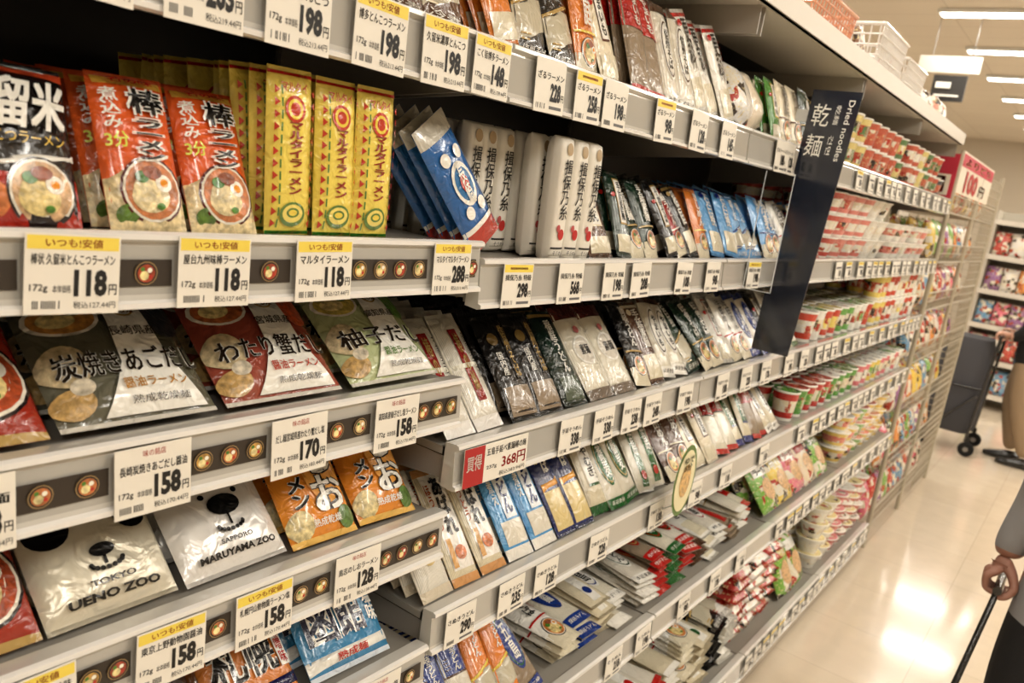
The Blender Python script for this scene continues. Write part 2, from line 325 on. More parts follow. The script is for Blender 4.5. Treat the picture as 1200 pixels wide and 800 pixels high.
def panda(col,lab1,lab2,sm):
    sm_=[dell(.5+.12*math.cos(t),.34+.04*math.sin(t),.02,.018,K_) for t in [math.pi*(1+i/8) for i in range(9)]]
    d=[dell(.18,.68,.15,.14,K_),dell(.82,.68,.15,.14,K_),dell(.5,.44,.1,.05,K_),drect(.487,.33,.513,.41,K_)]+sm_+[dtxt(lab1,.32,.19,.68,.235,K_,.03),dtxt(lab2,.14,.09,.86,.15,K_,.045)]
    if sm: d=[dell(.18,.8,.09,.08,K_),dell(.82,.8,.09,.08,K_),dell(.34,.62,.03,.025,K_),dell(.68,.62,.03,.025,K_),dell(.52,.52,.17,.09,K_),drect(.505,.34,.53,.46,K_)]+sm_+[dtxt(lab1,.34,.2,.66,.24,K_,.03),dtxt(lab2,.12,.1,.88,.155,K_,.045)]
    return st(.142,.15,.02,col,'foil',d)
pandaA=panda((.86,.83,.74),'TOKYO','UENO ZOO',0); pandaB=panda((.93,.92,.9),'SAPPORO','MARUYAMA ZOO',1)
shio=st(.108,.155,.018,(.93,.55,.13),'film',[drect(0,0,1,.05,(.95,.75,.35)),drect(0,.95,1,1,(.95,.75,.35)),dell(.16,.16,.17,.13,(.93,.85,.6),'food'),dell(.85,.14,.14,.1,(.35,.5,.2),'food'),dell(.68,.6,.3,.33,(.95,.64,.25)),dtxt(V_('しお'),.42,.22,.94,.88,(.16,.1,.06),.1),dtxt(V_('しお'),.42,.22,.94,.88,W_,.03),dtxt(V_('ラーメン'),.12,.3,.36,.86,W_,.1),dtxt(V_('ラーメン'),.12,.3,.36,.86,K_,.04),dtxt('熟成乾燥',.3,.11,.75,.18,W_,.03)])
hako=st(.15,.16,.018,(.2,.52,.72),'film',[drect(0,0,1,.045,(.85,.9,.95)),drect(0,.955,1,1,(.85,.9,.95)),dpoly([(0,.06),(1,.1),(1,.2),(0,.18)],W_),dell(.25,.84,.2,.12,(.95,.85,.55),'food'),dell(.78,.84,.18,.1,(.93,.6,.4),'food'),dtxt('函館',.06,.26,.78,.72,W_,.1),dtxt('函館',.06,.26,.78,.72,(.06,.08,.22),.04),dtxt(V_('塩味'),.82,.3,.96,.64,W_,.04),dtxt('熟成麺',.3,.09,.7,.16,RED,.03)])
sapp=st(.13,.16,.018,(.84,.48,.18),'film',[drect(0,0,1,.045,(.85,.8,.7)),drect(0,.955,1,1,(.85,.8,.7)),dell(.3,.82,.26,.15,(.9,.65,.3),'food'),dell(.75,.82,.2,.12,(.5,.3,.16),'food'),dpoly([(0,.08),(1,.12),(1,.22),(0,.2)],(.1,.1,.3)),dtxt('札幌',.06,.28,.82,.68,W_,.1),dtxt('札幌',.06,.28,.82,.68,K_,.04),drect(.84,.28,.98,.66,W_),dtxt(V_('味噌味'),.86,.3,.96,.64,RED,.03)])
redbag=st(.115,.165,.018,(.66,.17,.1),'film',[drect(0,0,1,.05,GOLD),drect(0,.95,1,1,GOLD)]+dbowl(.6,.4,.4,.12/.165,soup=(.75,.3,.14))+[dtxt('味噌',.2,.7,.85,.92,W_,.05)])
miso=st(.13,.155,.018,(.25,.2,.18),'film',[drect(0,.9,1,.96,GOLD)]+dbowl(.5,.34,.38,.13/.16)+[dtxt('醤油味',.15,.66,.85,.88,(.95,.8,.4),.04)])
# ---------------------------------------------------------------- shelving
ZL=[(1.861,1.787),(1.593,1.524),(1.393,1.322),(1.184,1.112),(.958,.888),(.66,.59),(.155,.06)]
ZR=[(1.861,1.787),(1.568,1.498),(1.287,1.217),(1.01,.94),(.66,.59),(.155,.06)]
YB=[-.887,.013,.913,1.813,2.713,3.613,4.513]
surf=lambda r:r[0]-.008
RC=(.80,.79,.76)
def rail(mb,y0,y1,zt,zb,x=0):
    pr=[(-.015,zt),(.006,zt+.002),(.011,zt),(.012,zt-.005),(.004,zt-.009),(.0045,zt-.012),(.0085,zb+.012),(.009,zb+.007),(.0145,zb+.005),(.015,zb),(.008,zb-.002),(-.015,zb)]
    n=len(pr); vs=[(x+a,y,b) for y in (y0,y1) for a,b in pr]
    fs=[(i,n+i,n+(i+1)%n,(i+1)%n) for i in range(n)]
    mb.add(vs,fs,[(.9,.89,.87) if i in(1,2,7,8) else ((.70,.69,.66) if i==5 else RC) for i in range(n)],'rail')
    mb.add(vs,[tuple(range(n)),tuple(range(n,2*n))[::-1]],RC,'rail')
def bay(y0,y1,Z,name='store_shelf_unit'):
    E=empty(name,(0,0,0)); mb=MB()
    g=.004
    mb.box(-.475,-.465,y0,y1,.02,2.32,(.16,.135,.12))  # back panel colour darkened to paint in the shade of the shelf interior
    for yy in (y0+.006,y1-.006):
        mb.box(-.466,-.458,yy-.014,yy+.014,0,2.3,(.4,.37,.33))
        for i in range(44):
            mb.box(-.4585,-.4575,yy-.004,yy+.004,.1+i*.05,.125+i*.05,(.1,.1,.1))
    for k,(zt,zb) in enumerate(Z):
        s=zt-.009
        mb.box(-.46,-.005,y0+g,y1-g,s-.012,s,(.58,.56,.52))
        mb.box(-.46,-.015,y0+g,y1-g,s-.0135,s-.0121,(.13,.115,.10))  # near-black underside sheet: shade beneath the shelf painted as colour
        mb.box(-.02,-.006,y0+g,y1-g,zb+.004,s,(.5,.48,.45))
        for yy in (y0+.01,y1-.014):
            vs=[(-.46,yy,s-.014),(-.01,yy,s-.014),(-.01,yy,zb+.01),(-.46,yy,zb-.035)]
            vs+=[(a,b+.004,c) for a,b,c in vs]
            mb.add(vs,[(0,1,2,3),(7,6,5,4),(0,4,5,1),(1,5,6,2),(2,6,7,3)],(.6,.58,.55),'paint')
    mb.box(-.46,-.03,y0,y1,.0,.06,(.2,.18,.16))
    mb.box(-.3,0,y0,y1,2.12,2.135,(.78,.75,.69)); mb.box(-.012,.004,y0,y1,2.12,2.17,(.82,.79,.73)); mb.box(-.47,-.3,y0,y1,2.12,2.135,(.14,.12,.11))
    for yy in (y0+.01,y1-.014): mb.box(-.46,-.02,yy,yy+.004,2.06,2.12,(.65,.62,.57))
    mb.build('frame_and_shelves',E)
    mr=MB()
    for zt,zb in Z: rail(mr,y0+.003,y1-.003,zt,zb)
    mr.build('price_rails',E)
    return E
EL=bay(YB[1],YB[2],ZL); E1=bay(YB[2],YB[3],ZR); E2=bay(YB[3],YB[4],ZR); E3=bay(YB[4],YB[5],ZR); E4=bay(YB[5],YB[6],ZR)
# ---------------------------------------------------------------- price tags
def tag(mb,y,zc,price='158',name='ラーメン',yellow=True,w=.08,h=.066,x=.016,sub='本体価格',red=False,det=2):
    tilt=.004; ro=R.uniform(-.03,.03)
    def P(u,v,e=0): 
        a=(u-.5)*w; b=(v-.5)*h
        return Vector((x+e+tilt*(.5-v),y+a*math.cos(ro)-b*math.sin(ro),zc+b*math.cos(ro)+a*math.sin(ro)))
    mb.add([P(0,0),P(1,0),P(1,1),P(0,1)],[(0,1,2,3)],(.92,.9,.85),'card')
    mb.add([P(0,0,-.001),P(1,0,-.001),P(1,1,-.001),P(0,1,-.001)],[(3,2,1,0)],(.9,.88,.84),'card')
    for q in ((0,1),(1,2),(2,3),(3,0)):
        c=[P(0,0),P(1,0),P(1,1),P(0,1)]; d=[P(0,0,-.001),P(1,0,-.001),P(1,1,-.001),P(0,1,-.001)]
        mb.add([c[q[0]],c[q[1]],d[q[1]],d[q[0]]],[(3,2,1,0)],(.9,.88,.84),'card')
    ds=[]
    if yellow: ds.append(drect(.02,.81,.98,.98,(.95,.84,.28)))
    elif red: ds.append(drect(.0,.0,.3,1,(.72,.1,.1)))
    if red:
        ds+=[dtxt('買得',.04,.4,.26,.8,W_,.03),dtxt(name,.33,.68,.97,.88,K_,.02),dtxt(price+'円',.58,.25,.97,.58,RED,.03),dtxt('237g',.34,.3,.5,.42,K_),dtxt('税込383.94円',.55,.06,.97,.18,K_)]
    else:
        if yellow and det>1: ds.append(dtxt('いつも!安値',.2,.84,.8,.95,(.7,.15,.08),.02))
        elif yellow: ds.append(drect(.2,.87,.8,.92,(.7,.25,.1)))
        elif det>1: ds.append(dtxt('味の銘店',.35,.85,.65,.95,(.7,.15,.08),.01))
        if det>0: ds.append(dtxt(name,.06,.62,.94,.76,K_,.02))
        elif True: ds.append(drect(.08,.64,.9,.74,(.35,.33,.32)))
        ds.append(dtxt(price,.5,.22,.86,.57,K_,.05)); ds.append(dtxt('円',.88,.24,.97,.38,K_,.02))
        if det>1: ds+=[dtxt(sub,.28,.27,.47,.37,K_,.01),dtxt('172g',.05,.27,.23,.38,K_,.01),dtxt('税込'+str(int(int(price)*1.08))+'.44円',.5,.07,.96,.16,K_,.01)]
        else: ds.append(drect(.5,.08,.92,.14,(.4,.4,.4)))
        for i in range(14):
            if R.random()<.75: ds.append(drect(.06+i*.022,.07,.06+i*.022+.012,.17,(.2,.2,.2)))
    e=.0003
    for d in ds:
        if d[0]=='r': 
            _,u0,v0,u1,v1,c,_m=d; mb.add([P(u0,v0,e),P(u1,v0,e),P(u1,v1,e),P(u0,v1,e)],[(0,1,2,3)],c,'card')
        else:
            _,s,u0,v0,u1,v1,c,bold,_t=d; vs,fs,_a=textgeo(s,bold); mb.add([P(u0+(u1-u0)*a,v0+(v1-v0)*b,e+.0002) for a,b in vs],fs,c,'card')
def strip(mb,y0,y1,zt,zb,tags):
    segs=[];cur=y0
    for t in sorted(tags):
        if t-.042>cur: segs.append((cur,t-.042))
        cur=t+.042
    if cur<y1: segs.append((cur,y1))
    def disc(yc,zm,rr,c,e,m,n=14):
        mb.add([(.0085+e+.001,yc,zm)]+[(.0085+e+.001,yc+rr*math.cos(t),zm+rr*math.sin(t)) for t in [2*math.pi*k/n for k in range(n)]],[(0,1+k,1+(k+1)%n) for k in range(n)],c,m)
    for a,b in segs:
        za,zc=zt-.024,zb+.02
        if b-a<.012: continue
        mb.add([(.0095,a,zc),(.0095,b,zc),(.0075,b,za),(.0075,a,za)],[(0,1,2,3)],(.20,.16,.12),'card')
        n=max(1,int((b-a)/.028))
        for i in range(n):
            yc=a+(i+.5)*(b-a)/n; zm=(za+zc)/2; so=R.choice([(.8,.45,.2),(.85,.7,.45),(.7,.25,.12),(.8,.6,.25)])
            disc(yc,zm,.0112,(.62,.5,.3),.0006,'card'); disc(yc,zm,.0102,(.1,.07,.06),.0008,'card'); disc(yc,zm,.0086,so,.001,'food')
            disc(yc-.002,zm-.002,.0045,(.95,.88,.6),.0013,'food',10); disc(yc+.003,zm+.003,.0025,(.97,.95,.88),.0014,'card',8); disc(yc-.004,zm+.004,.0022,(.3,.5,.15),.0014,'card',8); disc(yc+.004,zm-.003,.002,(.75,.15,.1),.0014,'card',8)
mt=MB(); zc=lambda r:(r[0]+r[1])/2
for y,p,nm in ((.27,'213','久留米ラーメン'),(.345,'213','熊本豚骨'),(.451,'203','博多ラーメン'),(.5555,'198','久留米とんこつ'),(.668,'198','博多とんこつラーメン'),(.7756,'198','久留米濃厚とんこつ')):
    tag(mt,y,zc(ZL[0])-.002,p,nm,True,h=.078)
tag(mt,.868,zc(ZL[0])-.002,'148','こく旨博多ラーメン',True,w=.075,h=.074)
tA=[.21,.344,.481,.6206,.841]
for y,p,nm in zip(tA,['118','118','118','118','288'],['熊本ラーメン','棒状 久留米とんこつラーメン','屋台九州味棒ラーメン','マルタイラーメン','マルタイマルタイラーメン']): tag(mt,y,zc(ZL[1])-.001,p,nm,True,w=.08 if y<.8 else .075,h=.068)
tB=[.262,.429,.6095,.77]
for y,p,nm in zip(tB,['158','158','170','158'],['だし麺','長崎炭焼きあごだし醤油','だし麺宮城県産わたり蟹だし塩','高知県産柚子だし塩ラーメン']): tag(mt,y,zc(ZL[2])-.006,p,nm,False,h=.07)
tC=[.321,.4614,.581,.73]
for y,p,nm in zip(tC,['148','158','158','128'],['熟成ラーメン醤油味','東京上野動物園醤油','札幌円山動物園ラーメン塩','鳥志のしおラーメン']): tag(mt,y,zc(ZL[3])-.004,p,nm,y<.7,h=.068)
tD=[.6,.806]
for y in tD: tag(mt,y,zc(ZL[4])-.004,'118','函館ラーメン塩',y<.7,h=.068)
strip(mt,.03,.9,*ZL[1],tA); strip(mt,.03,.9,*ZL[2],tB); strip(mt,.03,.9,*ZL[3],tC); strip(mt,.03,.9,*ZL[4],tD)
mt.build('price_tags',EL)
mt=MB(); mt2=MB()
def T(y,r,p,nm='そうめん',yel=False,w=.075,h=.066,det=1,**k):
    tag(mt if y<1.813 else mt2,y,zc(ZR[r])-.003,p,nm,yel,w=w,h=h,det=det,**k)
for y,p,yl in ((1.005,'228',0),(1.11,'258',1),(1.195,'198',0),(1.377,'98',1),(1.526,'128',0),(1.675,'145',0),(2.008,'188',0),(2.07,'128',0),(2.3,'118',0),(2.45,'98',0)): T(y,0,p,'ざるラーメン',bool(yl),h=.074)
for y,p,yl in ((.997,'298',1),(1.146,'568',0),(1.29,'198',0),(1.394,'208',0),(1.585,'108',0),(1.736,'98',0),(1.983,'198',1),(2.2,'178',0),(2.42,'158',0)): T(y,1,p,'揖保乃糸 特級',bool(yl))
T(1.011,2,'368','五島手延べ素麺椿の絲',False,w=.165,h=.062,red=True)
for y,p in ((1.231,'338'),(1.349,'338'),(1.46,'238'),(1.555,'248'),(1.717,'198'),(1.937,'188'),(2.1,'228'),(2.25,'178'),(2.45,'198'),(2.6,'128')): T(y,2,p,'手延そうめん')
for y,p in ((.9785,'290'),(1.118,'235'),(1.2275,'128'),(1.42,'228'),(1.683,'138'),(1.9,'98'),(2.1,'118'),(2.4,'158')): T(y,3,p,'さぬきうどん',h=.064)
for y,p in ((1.2,'188'),(1.603,'218'),(1.75,'198'),(1.986,'98'),(2.2,'178'),(2.4,'148')): T(y,4,p,'そうめん')
for y in (1.5,1.9,2.1,2.3,2.5): T(y,5,'198','業務用うどん')
mt.build('price_tags',E1); mt2.build('price_tags',E2)
for E,a,b in ((E3,2.76,3.6),(E4,3.65,4.5)):
    m3=MB()
    for r in range(6):
        y=a
        while y<b:
            tag(m3,y,zc(ZR[r])-.003,R.choice(['98','118','128','148','158','198']),'カップ麺',R.random()<.35,w=.068,h=.06,det=0); y+=R.choice([.09,.12,.16])
    m3.build('price_tags',E)
# ---------------------------------------------------------------- left bay products
zA=surf(ZL[1]);zB=surf(ZL[2]);zC=surf(ZL[3]);zD=surf(ZL[4])
P=lambda *a,**k:(a,k)
obj('black_ramen_packets',[P(kurume,.10,zA,24,6),P(kurume,.207,zA,24,6),P(kurume,.316,zA,24,6)])
obj('orange_ramen_packets',[P(bou,.431,zA,24,7),P(bou,.514,zA,24,7)])
obj('yellow_ramen_packets',[P(marutai,.594,zA,5,12),P(marutai,.657,zA,5,12),P(marutai,.72,zA,5,12)])
obj('green_noodle_packets',[P(noodle_style('dkgreen',.055,.16),.785,zA,12,10,x0=-.08)])
obj('blue_noodle_packets',[P(saraudon,.957,surf(ZR[1])+.003,14,4,x0=-.014,roll=36,jit=.4)])
obj('red_ramen_bags',[P(redbag,.288,zB,54,4),P(redbag,.165,zB,54,4)])
obj('dashi_ramen_bags',[P(bagA,.440,zB,53,4,jit=.7)]); obj('crab_ramen_bags',[P(bagB,.624,zB,53,4,jit=.7)]); obj('yuzu_ramen_bags',[P(bagC,.808,zB,53,4,jit=.7)])
obj('miso_ramen_bags',[P(redbag,.288,zC,50,4),P(redbag,.165,zC,50,3)])
obj('panda_ramen_bags',[P(pandaA,.424,zC,48,5,jit=.6)]); obj('bear_ramen_bags',[P(pandaB,.573,zC,48,5,jit=.6)])
obj('orange_salt_ramen_bags',[P(shio,.708,zC,45,5),P(shio,.824,zC,45,5)])
obj('soy_ramen_bags',[P(miso,.35,zD,46,4),P(miso,.487,zD,46,4)]); obj('sapporo_ramen_bags',[P(sapp,.63,zD,46,4)]); obj('hakodate_ramen_bags',[P(hako,.785,zD,46,4)])
def fillrow(name,y0,y1,z,lean,n,kinds=None,w=None,h=None,rep=(1,3),x0=-.012,gap=-.002,group=3,rl=9):
    y=y0;calls=[];cnt=0
    while y<y1-.05:
        s=noodle_style(R.choice(kinds) if kinds else None,w,h*R.uniform(.92,1.03) if h else None); r0=R.uniform(-rl,rl)
        for i in range(R.randint(*rep)):
            if y+s['w']>y1: y=9; break
            calls.append(P(s,y+s['w']/2,z,lean+R.uniform(-4,4),n,x0=x0-R.uniform(0,.012),roll=r0+R.uniform(-4,4))); y+=s['w']+gap
        cnt+=1
        if cnt%group==0 and calls: obj(name,calls); calls=[]
    if calls: obj(name,calls)
zT=surf(ZR[0])
fillrow('dried_noodle_packets',.1,.9,zT,20,3,['pink','white','orange','brown','black','pink'],h=.18)
fillrow('dried_noodle_packets',.92,1.3,zT,22,3,['black','red','navy','cream','orange'],h=.2,rep=(1,2))
fillrow('dried_noodle_packets',1.31,1.8,zT,22,3,['white','clearR','clearW','red','clearR','red'],h=.21,rl=11)
fillrow('dried_noodle_packets',2.05,2.7,zT,22,3,['green','dkgreen','cream','green','white'],h=.17)
calls=[P(ibo,y,surf(ZR[1]),1,6,x0=-.1,dx=.04,jit=.6,hi_n=3) for y in (1.0,1.043,1.086)]+[P(ibo,y,surf(ZR[1]),2,8,x0=-.014,dx=.041,jit=.6,hi_n=3) for y in (1.132,1.176,1.22)]
obj('somen_noodle_bundles',calls)
z=surf(ZR[1])
fillrow('dried_noodle_packets',1.265,1.36,z,30,6,['brown','black'],h=.16,rep=(1,1))
fillrow('dried_noodle_packets',1.36,1.58,z,30,6,['green','dkgreen','green'],h=.17,w=.058,rep=(1,2))
fillrow('dried_noodle_packets',1.58,1.81,z,30,6,['red','red','orange','black'],h=.17,w=.058,rep=(1,2))
fillrow('dried_noodle_packets',1.82,2.7,z,32,6,['clearB','white','navy','red','clearR','white','sky','navy'],h=.172,rep=(1,2))
som=st(.07,.21,.013,(.93,.91,.85),'noodle',[drect(.0,.0,1,.1,(.93,.92,.9)),drect(.34,.22,.64,.84,(.6,.1,.1)),drect(.0,.5,1,.54,(.9,.88,.8)),dtxt(V_('椿の絲'),.4,.3,.58,.8,GOLD,.03),dtxt(V_('五島手延'),.74,.4,.86,.8,K_,.01)])
blk=st(.078,.2,.012,(.09,.08,.075),'film',[drect(.06,.04,.94,.3,(.62,.54,.44),'noodle'),drect(.6,.36,.9,.9,(.2,.17,.14)),dtxt(V_('信州そば'),.63,.38,.86,.88,GOLD,.03),dell(.3,.75,.16,.06,(.5,.4,.2)),dtxt(V_('国内産'),.2,.4,.38,.62,W_,.02)])
dkg=st(.075,.2,.012,(.06,.16,.12),'film',[drect(.1,.05,.9,.28,(.3,.36,.28),'noodle'),drect(.0,.92,1,.96,GOLD),dtxt(V_('稲庭うどん'),.36,.32,.64,.88,W_,.03)])
rnd=st(.09,.205,.012,(.92,.89,.8),'noodle',[drect(0,.85,1,1,(.35,.12,.1)),dell(.5,.5,.38,.16,W_),dell(.5,.5,.33,.14,(.85,.82,.76)),dtxt('素麺',.3,.45,.7,.56,K_,.04),drect(0,0,1,.1,(.45,.4,.35)),dell(.5,.72,.1,.04,(.75,.4,.4))])
z=surf(ZR[2])
obj('somen_packets',[P(som,.962,z,42,7),P(som,1.037,z,42,7)]); obj('black_soba_packets',[P(blk,1.133,z,40,7),P(blk,1.216,z,40,7)]); obj('green_udon_packets',[P(dkg,1.301,z,40,7)])
obj('round_label_somen_packets',[P(rnd,1.392,z,40,7),P(rnd,1.488,z,40,7)])
fillrow('dried_noodle_packets',1.54,1.81,z,39,7,['clearW','clearR','brown','black'],h=.2,rep=(1,2))
fillrow('dried_noodle_packets',1.82,2.7,z,39,7,['brown','red','clearR','clearW','red','black','clearG','dkgreen','white','clearB'],rep=(1,2),h=.2)
wht=st(.073,.215,.013,(.93,.91,.85),'noodle',[drect(.1,.55,.9,.95,W_),drect(0,0,1,.08,(.85,.8,.7)),dtxt(V_('うめん'),.38,.58,.66,.92,K_,.04),dell(.5,.3,.2,.06,(.85,.75,.5)),dtxt('温麺',.3,.4,.7,.48,RED,.03)])
aba=st(.067,.21,.013,(.93,.88,.74),'noodle',[drect(.12,.12,.88,.95,(.95,.93,.89)),drect(0,0,1,.07,(.85,.6,.35)),drect(0,.93,1,1,(.85,.6,.35)),dtxt(V_('あばれ'),.3,.4,.74,.9,K_,.07),dtxt(V_('ほうとう'),.12,.45,.26,.85,(.7,.3,.1),.03),dell(.5,.25,.2,.06,(.85,.45,.2),'food'),drect(.14,.14,.28,.38,(.88,.65,.35))])
sky=st(.075,.205,.012,(.3,.63,.88),'film',[drect(0,0,1,.1,W_),drect(.1,.12,.9,.34,(.93,.9,.82),'noodle'),drect(.0,.9,1,.94,(.05,.2,.5)),drect(.32,.36,.8,.88,(.92,.95,.97)),dtxt(V_('うどん'),.38,.4,.74,.85,(.08,.18,.45),.06),dtxt(V_('素煮え'),.1,.5,.26,.85,W_,.03)])
nvo=st(.068,.2,.012,(.1,.16,.42),'film',[drect(.06,.06,.94,.46,(.93,.83,.55),'noodle'),dpoly([(.06,.46),(.94,.5),(.94,.58),(.06,.54)],(.95,.65,.2)),dtxt(V_('そば'),.36,.64,.68,.9,W_,.05),dtxt(V_('乾'),.1,.75,.25,.83,YEL,.03)])
z=surf(ZR[3])
obj('warm_noodle_packets',[P(wht,.958,z,38,7)]); obj('dumpling_noodle_packets',[P(aba,1.035,z,40,7),P(aba,1.107,z,40,7)]); obj('blue_udon_packets',[P(sky,1.19,z,40,7,jit=.6),P(sky,1.27,z,40,7,jit=.6)]); obj('navy_soba_packets',[P(nvo,1.348,z,40,7),P(nvo,1.421,z,40,7)])
fillrow('dried_noodle_packets',1.465,1.81,z,40,7,['clearG','white','clearW','clearB','clearG'],rl=5)
fillrow('dried_noodle_packets',1.82,2.7,z,40,7,['clearW','clearR','clearG','cream','white','brown','clearW','brown'],rep=(1,2))
z=surf(ZR[4])
fillrow('udon_packets',.93,1.42,z,42,6,['clearB','sky','sky','orange','clearB','navy'],h=.205,rep=(1,2))
def flat(name,y0,y1,z,layers,kinds,w=.075,h=.24,rows=1,T_=None):
    y=y0
    while y+w<y1:
        mb=MB(); k=R.choice(kinds); s=noodle_style(k,w,h); L_=R.choice(layers); yo=R.uniform(-9,9)
        for l in range(L_):
            packet(mb,(-.015-R.uniform(0,.04)-s['T'],y+w/2+R.uniform(-.008,.008),z+.001+l*s['T']*1.6),w,h,s['T'],s['col'],s['mat'],s['decs'],86+R.uniform(-3,3),yo*(l/L_)+R.uniform(-6,6),0,hi=(l>=L_-2))
        mb.build(name); y+=w+.003
flat('udon_packet_stack',1.43,1.81,z,[4,5],['clearW','clearB','white','clearW'],w=.082)
flat('udon_packet_stack',1.82,2.7,z,[4,5,6],['clearW','clearR','white','clearG','clearW'],w=.082)
z=surf(ZR[5])
flat('bulk_noodle_stack',.95,1.8,z,[11,12,13],['clearW','clearG','clearW','cream','clearR'],w=.1,h=.27)
flat('bulk_noodle_stack',1.82,2.24,z,[11,12],['clearW','clearW','cream','clearR'],w=.1,h=.27)
flat('bulk_noodle_stack',2.24,2.7,z,[12,13],['black','white','clearW'],w=.11,h=.27)
mb=MB()
for y,c in ((1.86,(.93,.92,.9)),(1.93,(.9,.88,.84)),(1.99,(.92,.86,.76))): packet(mb,(-.04-R.uniform(0,.02),y,zT+.004),.11,.15,.035,c,'busy' if y<1.88 else 'film',[],30,R.uniform(-15,15),0)
mb.build('white_snack_bags')
# ---------------------------------------------------------------- cup noodles etc (far bays)
def cup(mb,x,y,z,r,h,body,lid,band=None,label=None,bowl=False):
    rb=r*(.72 if not bowl else .62); band=band or W_
    prof=[(0,0),(rb,0),(rb+(r-rb)*.1,h*.1),(rb+(r-rb)*.3,h*.3),(rb+(r-rb)*.68,h*.7),(rb+(r-rb)*.93,h*.93),(r*1.03,h*.94),(r*1.04,h*.98),(r*.99,h),(r*.8,h+.0006),(0,h+.0008)]
    mb.lathe((x,y,z),prof,[W_,W_,body,band,body,W_,W_,W_,lid,lid],'film',16,mats=['card','card','film','busy','film','card','card','card','film','busy'])
def cuprow(name,y0,y1,z,kind,layers=1,pal=None,deep=3):
    y=y0;
    while y<y1-.07:
        mb=MB(); c=R.choice(pal); l=R.choice(pal+[W_]); b=R.choice(pal+[W_,CR]); rep=R.randint(1,2)
        if kind=='cup': r,h=.045,.105
        elif kind=='bowl': r,h=.064,.072
        else: r,h=.055,.085
        for _ in range(rep):
            if y+2*r>y1: y=99;break
            for d in range(deep):
                if .02+r+d*2.1*r+r>.45: break
                for k in range(max(1,layers-(1 if R.random()<.25 else 0))): cup(mb,-.02-r-d*2.1*r,y+r,z+.001+k*(h+.0015),r,h,c,l,b,bowl=kind=='bowl')
            y+=2*r+.006
        if mb.v: mb.build(name)
z=[surf(a) for a in ZR]
for a,b in ((2.73,3.6),(3.63,4.5)):
    cuprow('bowl_noodles',a,b,z[1],'bowl',3 if a<3 else 2,[W_,(.9,.5,.45),(.92,.9,.85),(.82,.3,.25),W_])
    cuprow('cup_noodles',a,b,z[2],'cup',2 if a>3 else 1 ,[W_,(.85,.25,.15),(.95,.85,.4),(.4,.68,.28),W_])
    cuprow('cup_noodles',a,b,z[3],'cup',1,[(.75,.1,.08),(.78,.14,.1),(.3,.6,.18)] if a<3 else [W_,(.92,.8,.3),(.4,.68,.22),(.9,.45,.48)])
    cuprow('bowl_noodles',a,b,z[0],'mid',2,[(.8,.35,.25),(.3,.3,.33),(.9,.82,.5),(.35,.5,.3)],deep=2)
bagcols=[((.93,.5,.58),'busy'),((.93,.86,.74),'busy'),((.48,.72,.25),'busy'),((.95,.82,.32),'busy'),((.82,.28,.2),'busy'),((.93,.91,.88),'busy')]
def bagrow(name,y0,y1,z,cols,w=.15,h=.13,T_=.022,lean=50,n=4,layers=1):
    y=y0
    while y+w<y1+.02:
        mb=MB(); c,m=R.choice(cols); s=st(w,h,T_,c,m,[dell(.5,.42,.3,.22,(.9,.72,.5),'food'),drect(.1,.7,.9,.88,R.choice([(.65,.2,.15),W_,W_,(.9,.82,.5),(.4,.5,.3)])),dtxt(R.choice(['ラーメン','焼そば','しお味','みそ','うどん']),.15,.72,.85,.86,R.choice([K_,W_,RED]),.04)])
        if lean<80: put(mb,s,y+w/2,z,lean,n)
        else:
            for l in range(layers): packet(mb,(-.03-T_,y+w/2,z+.001+l*T_*1.6),w,h*1.3,T_,c,m,s['decs'],88,R.uniform(-6,6))
        mb.build(name); y+=w+.004
bagrow('ramen_bag_multipacks',2.73,3.6,z[4],bagcols[0:4]+[bagcols[2],bagcols[3]],w=.15,h=.18,T_=.03,lean=38,n=3)
cuprow('bowl_noodles',3.63,4.5,z[4],'bowl',3,[W_,(.9,.45,.4),(.94,.8,.38),(.5,.72,.35)])
bagrow('red_white_noodle_bags',2.73,3.2,z[5],[((.93,.9,.86),'busy'),((.8,.25,.22),'busy'),((.93,.9,.86),'busy')],w=.15,h=.2,T_=.03,lean=88,layers=6)
bagrow('ramen_bag_multipacks',3.215,3.6,z[5],bagcols,w=.15,h=.22,T_=.035,lean=30,n=3)
cuprow('bowl_noodles',3.63,4.5,z[5],'bowl',4,[W_,(.92,.55,.58),(.92,.85,.6),(.8,.4,.35)])
# ---------------------------------------------------------------- hanging aisle sign (projecting blade)
mb=MB(); NV=(.13,.15,.20)
yS=2.135; sx=.019
def SP(u,v,e=0):
    xb=-.02+.098*u; xt=.0+.120*u; return Vector((sx+xb+(xt-xb)*v,yS-e,1.327+v*.672))
c=[SP(0,0),SP(1,0),SP(1,1),SP(0,1)]; c2=[p+Vector((0,.004,0)) for p in c]
mb.add(c+c2,[(0,1,2,3),(7,6,5,4),(0,4,5,1),(1,5,6,2),(2,6,7,3),(3,7,4,0)],NV,'rail')
def sgn(s,u0,v0,u1,v1,b=.01,c=W_):
    vs,fs,_=textgeo(s,b); mb.add([SP(u0+(u1-u0)*a,v0+(v1-v0)*d,.0008) for a,d in vs],fs,c,'card')
def sgnr(s,u0,v0,u1,v1,b=.005,c=W_):
    vs,fs,_=textgeo(s,b); mb.add([SP(u0+(u1-u0)*d,v1-(v1-v0)*a,.0008) for a,d in vs],fs,c,'card')
sgn('乾',.1,.87,.46,.95,.01); sgn('麺',.1,.76,.46,.84,.01)
sgnr('乾麺',.56,.88,.66,.95); sgnr('건면',.56,.77,.66,.84); sgnr('Dried noodles',.78,.75,.9,.97)
mb.box(-.014,.05,yS+.0045,yS+.0075,1.92,1.95,(.85,.85,.85),'rail')
mb.box(.016,.022,yS+.0045,yS+.0075,1.80,1.95,(.85,.85,.85),'rail')
ya=1.93
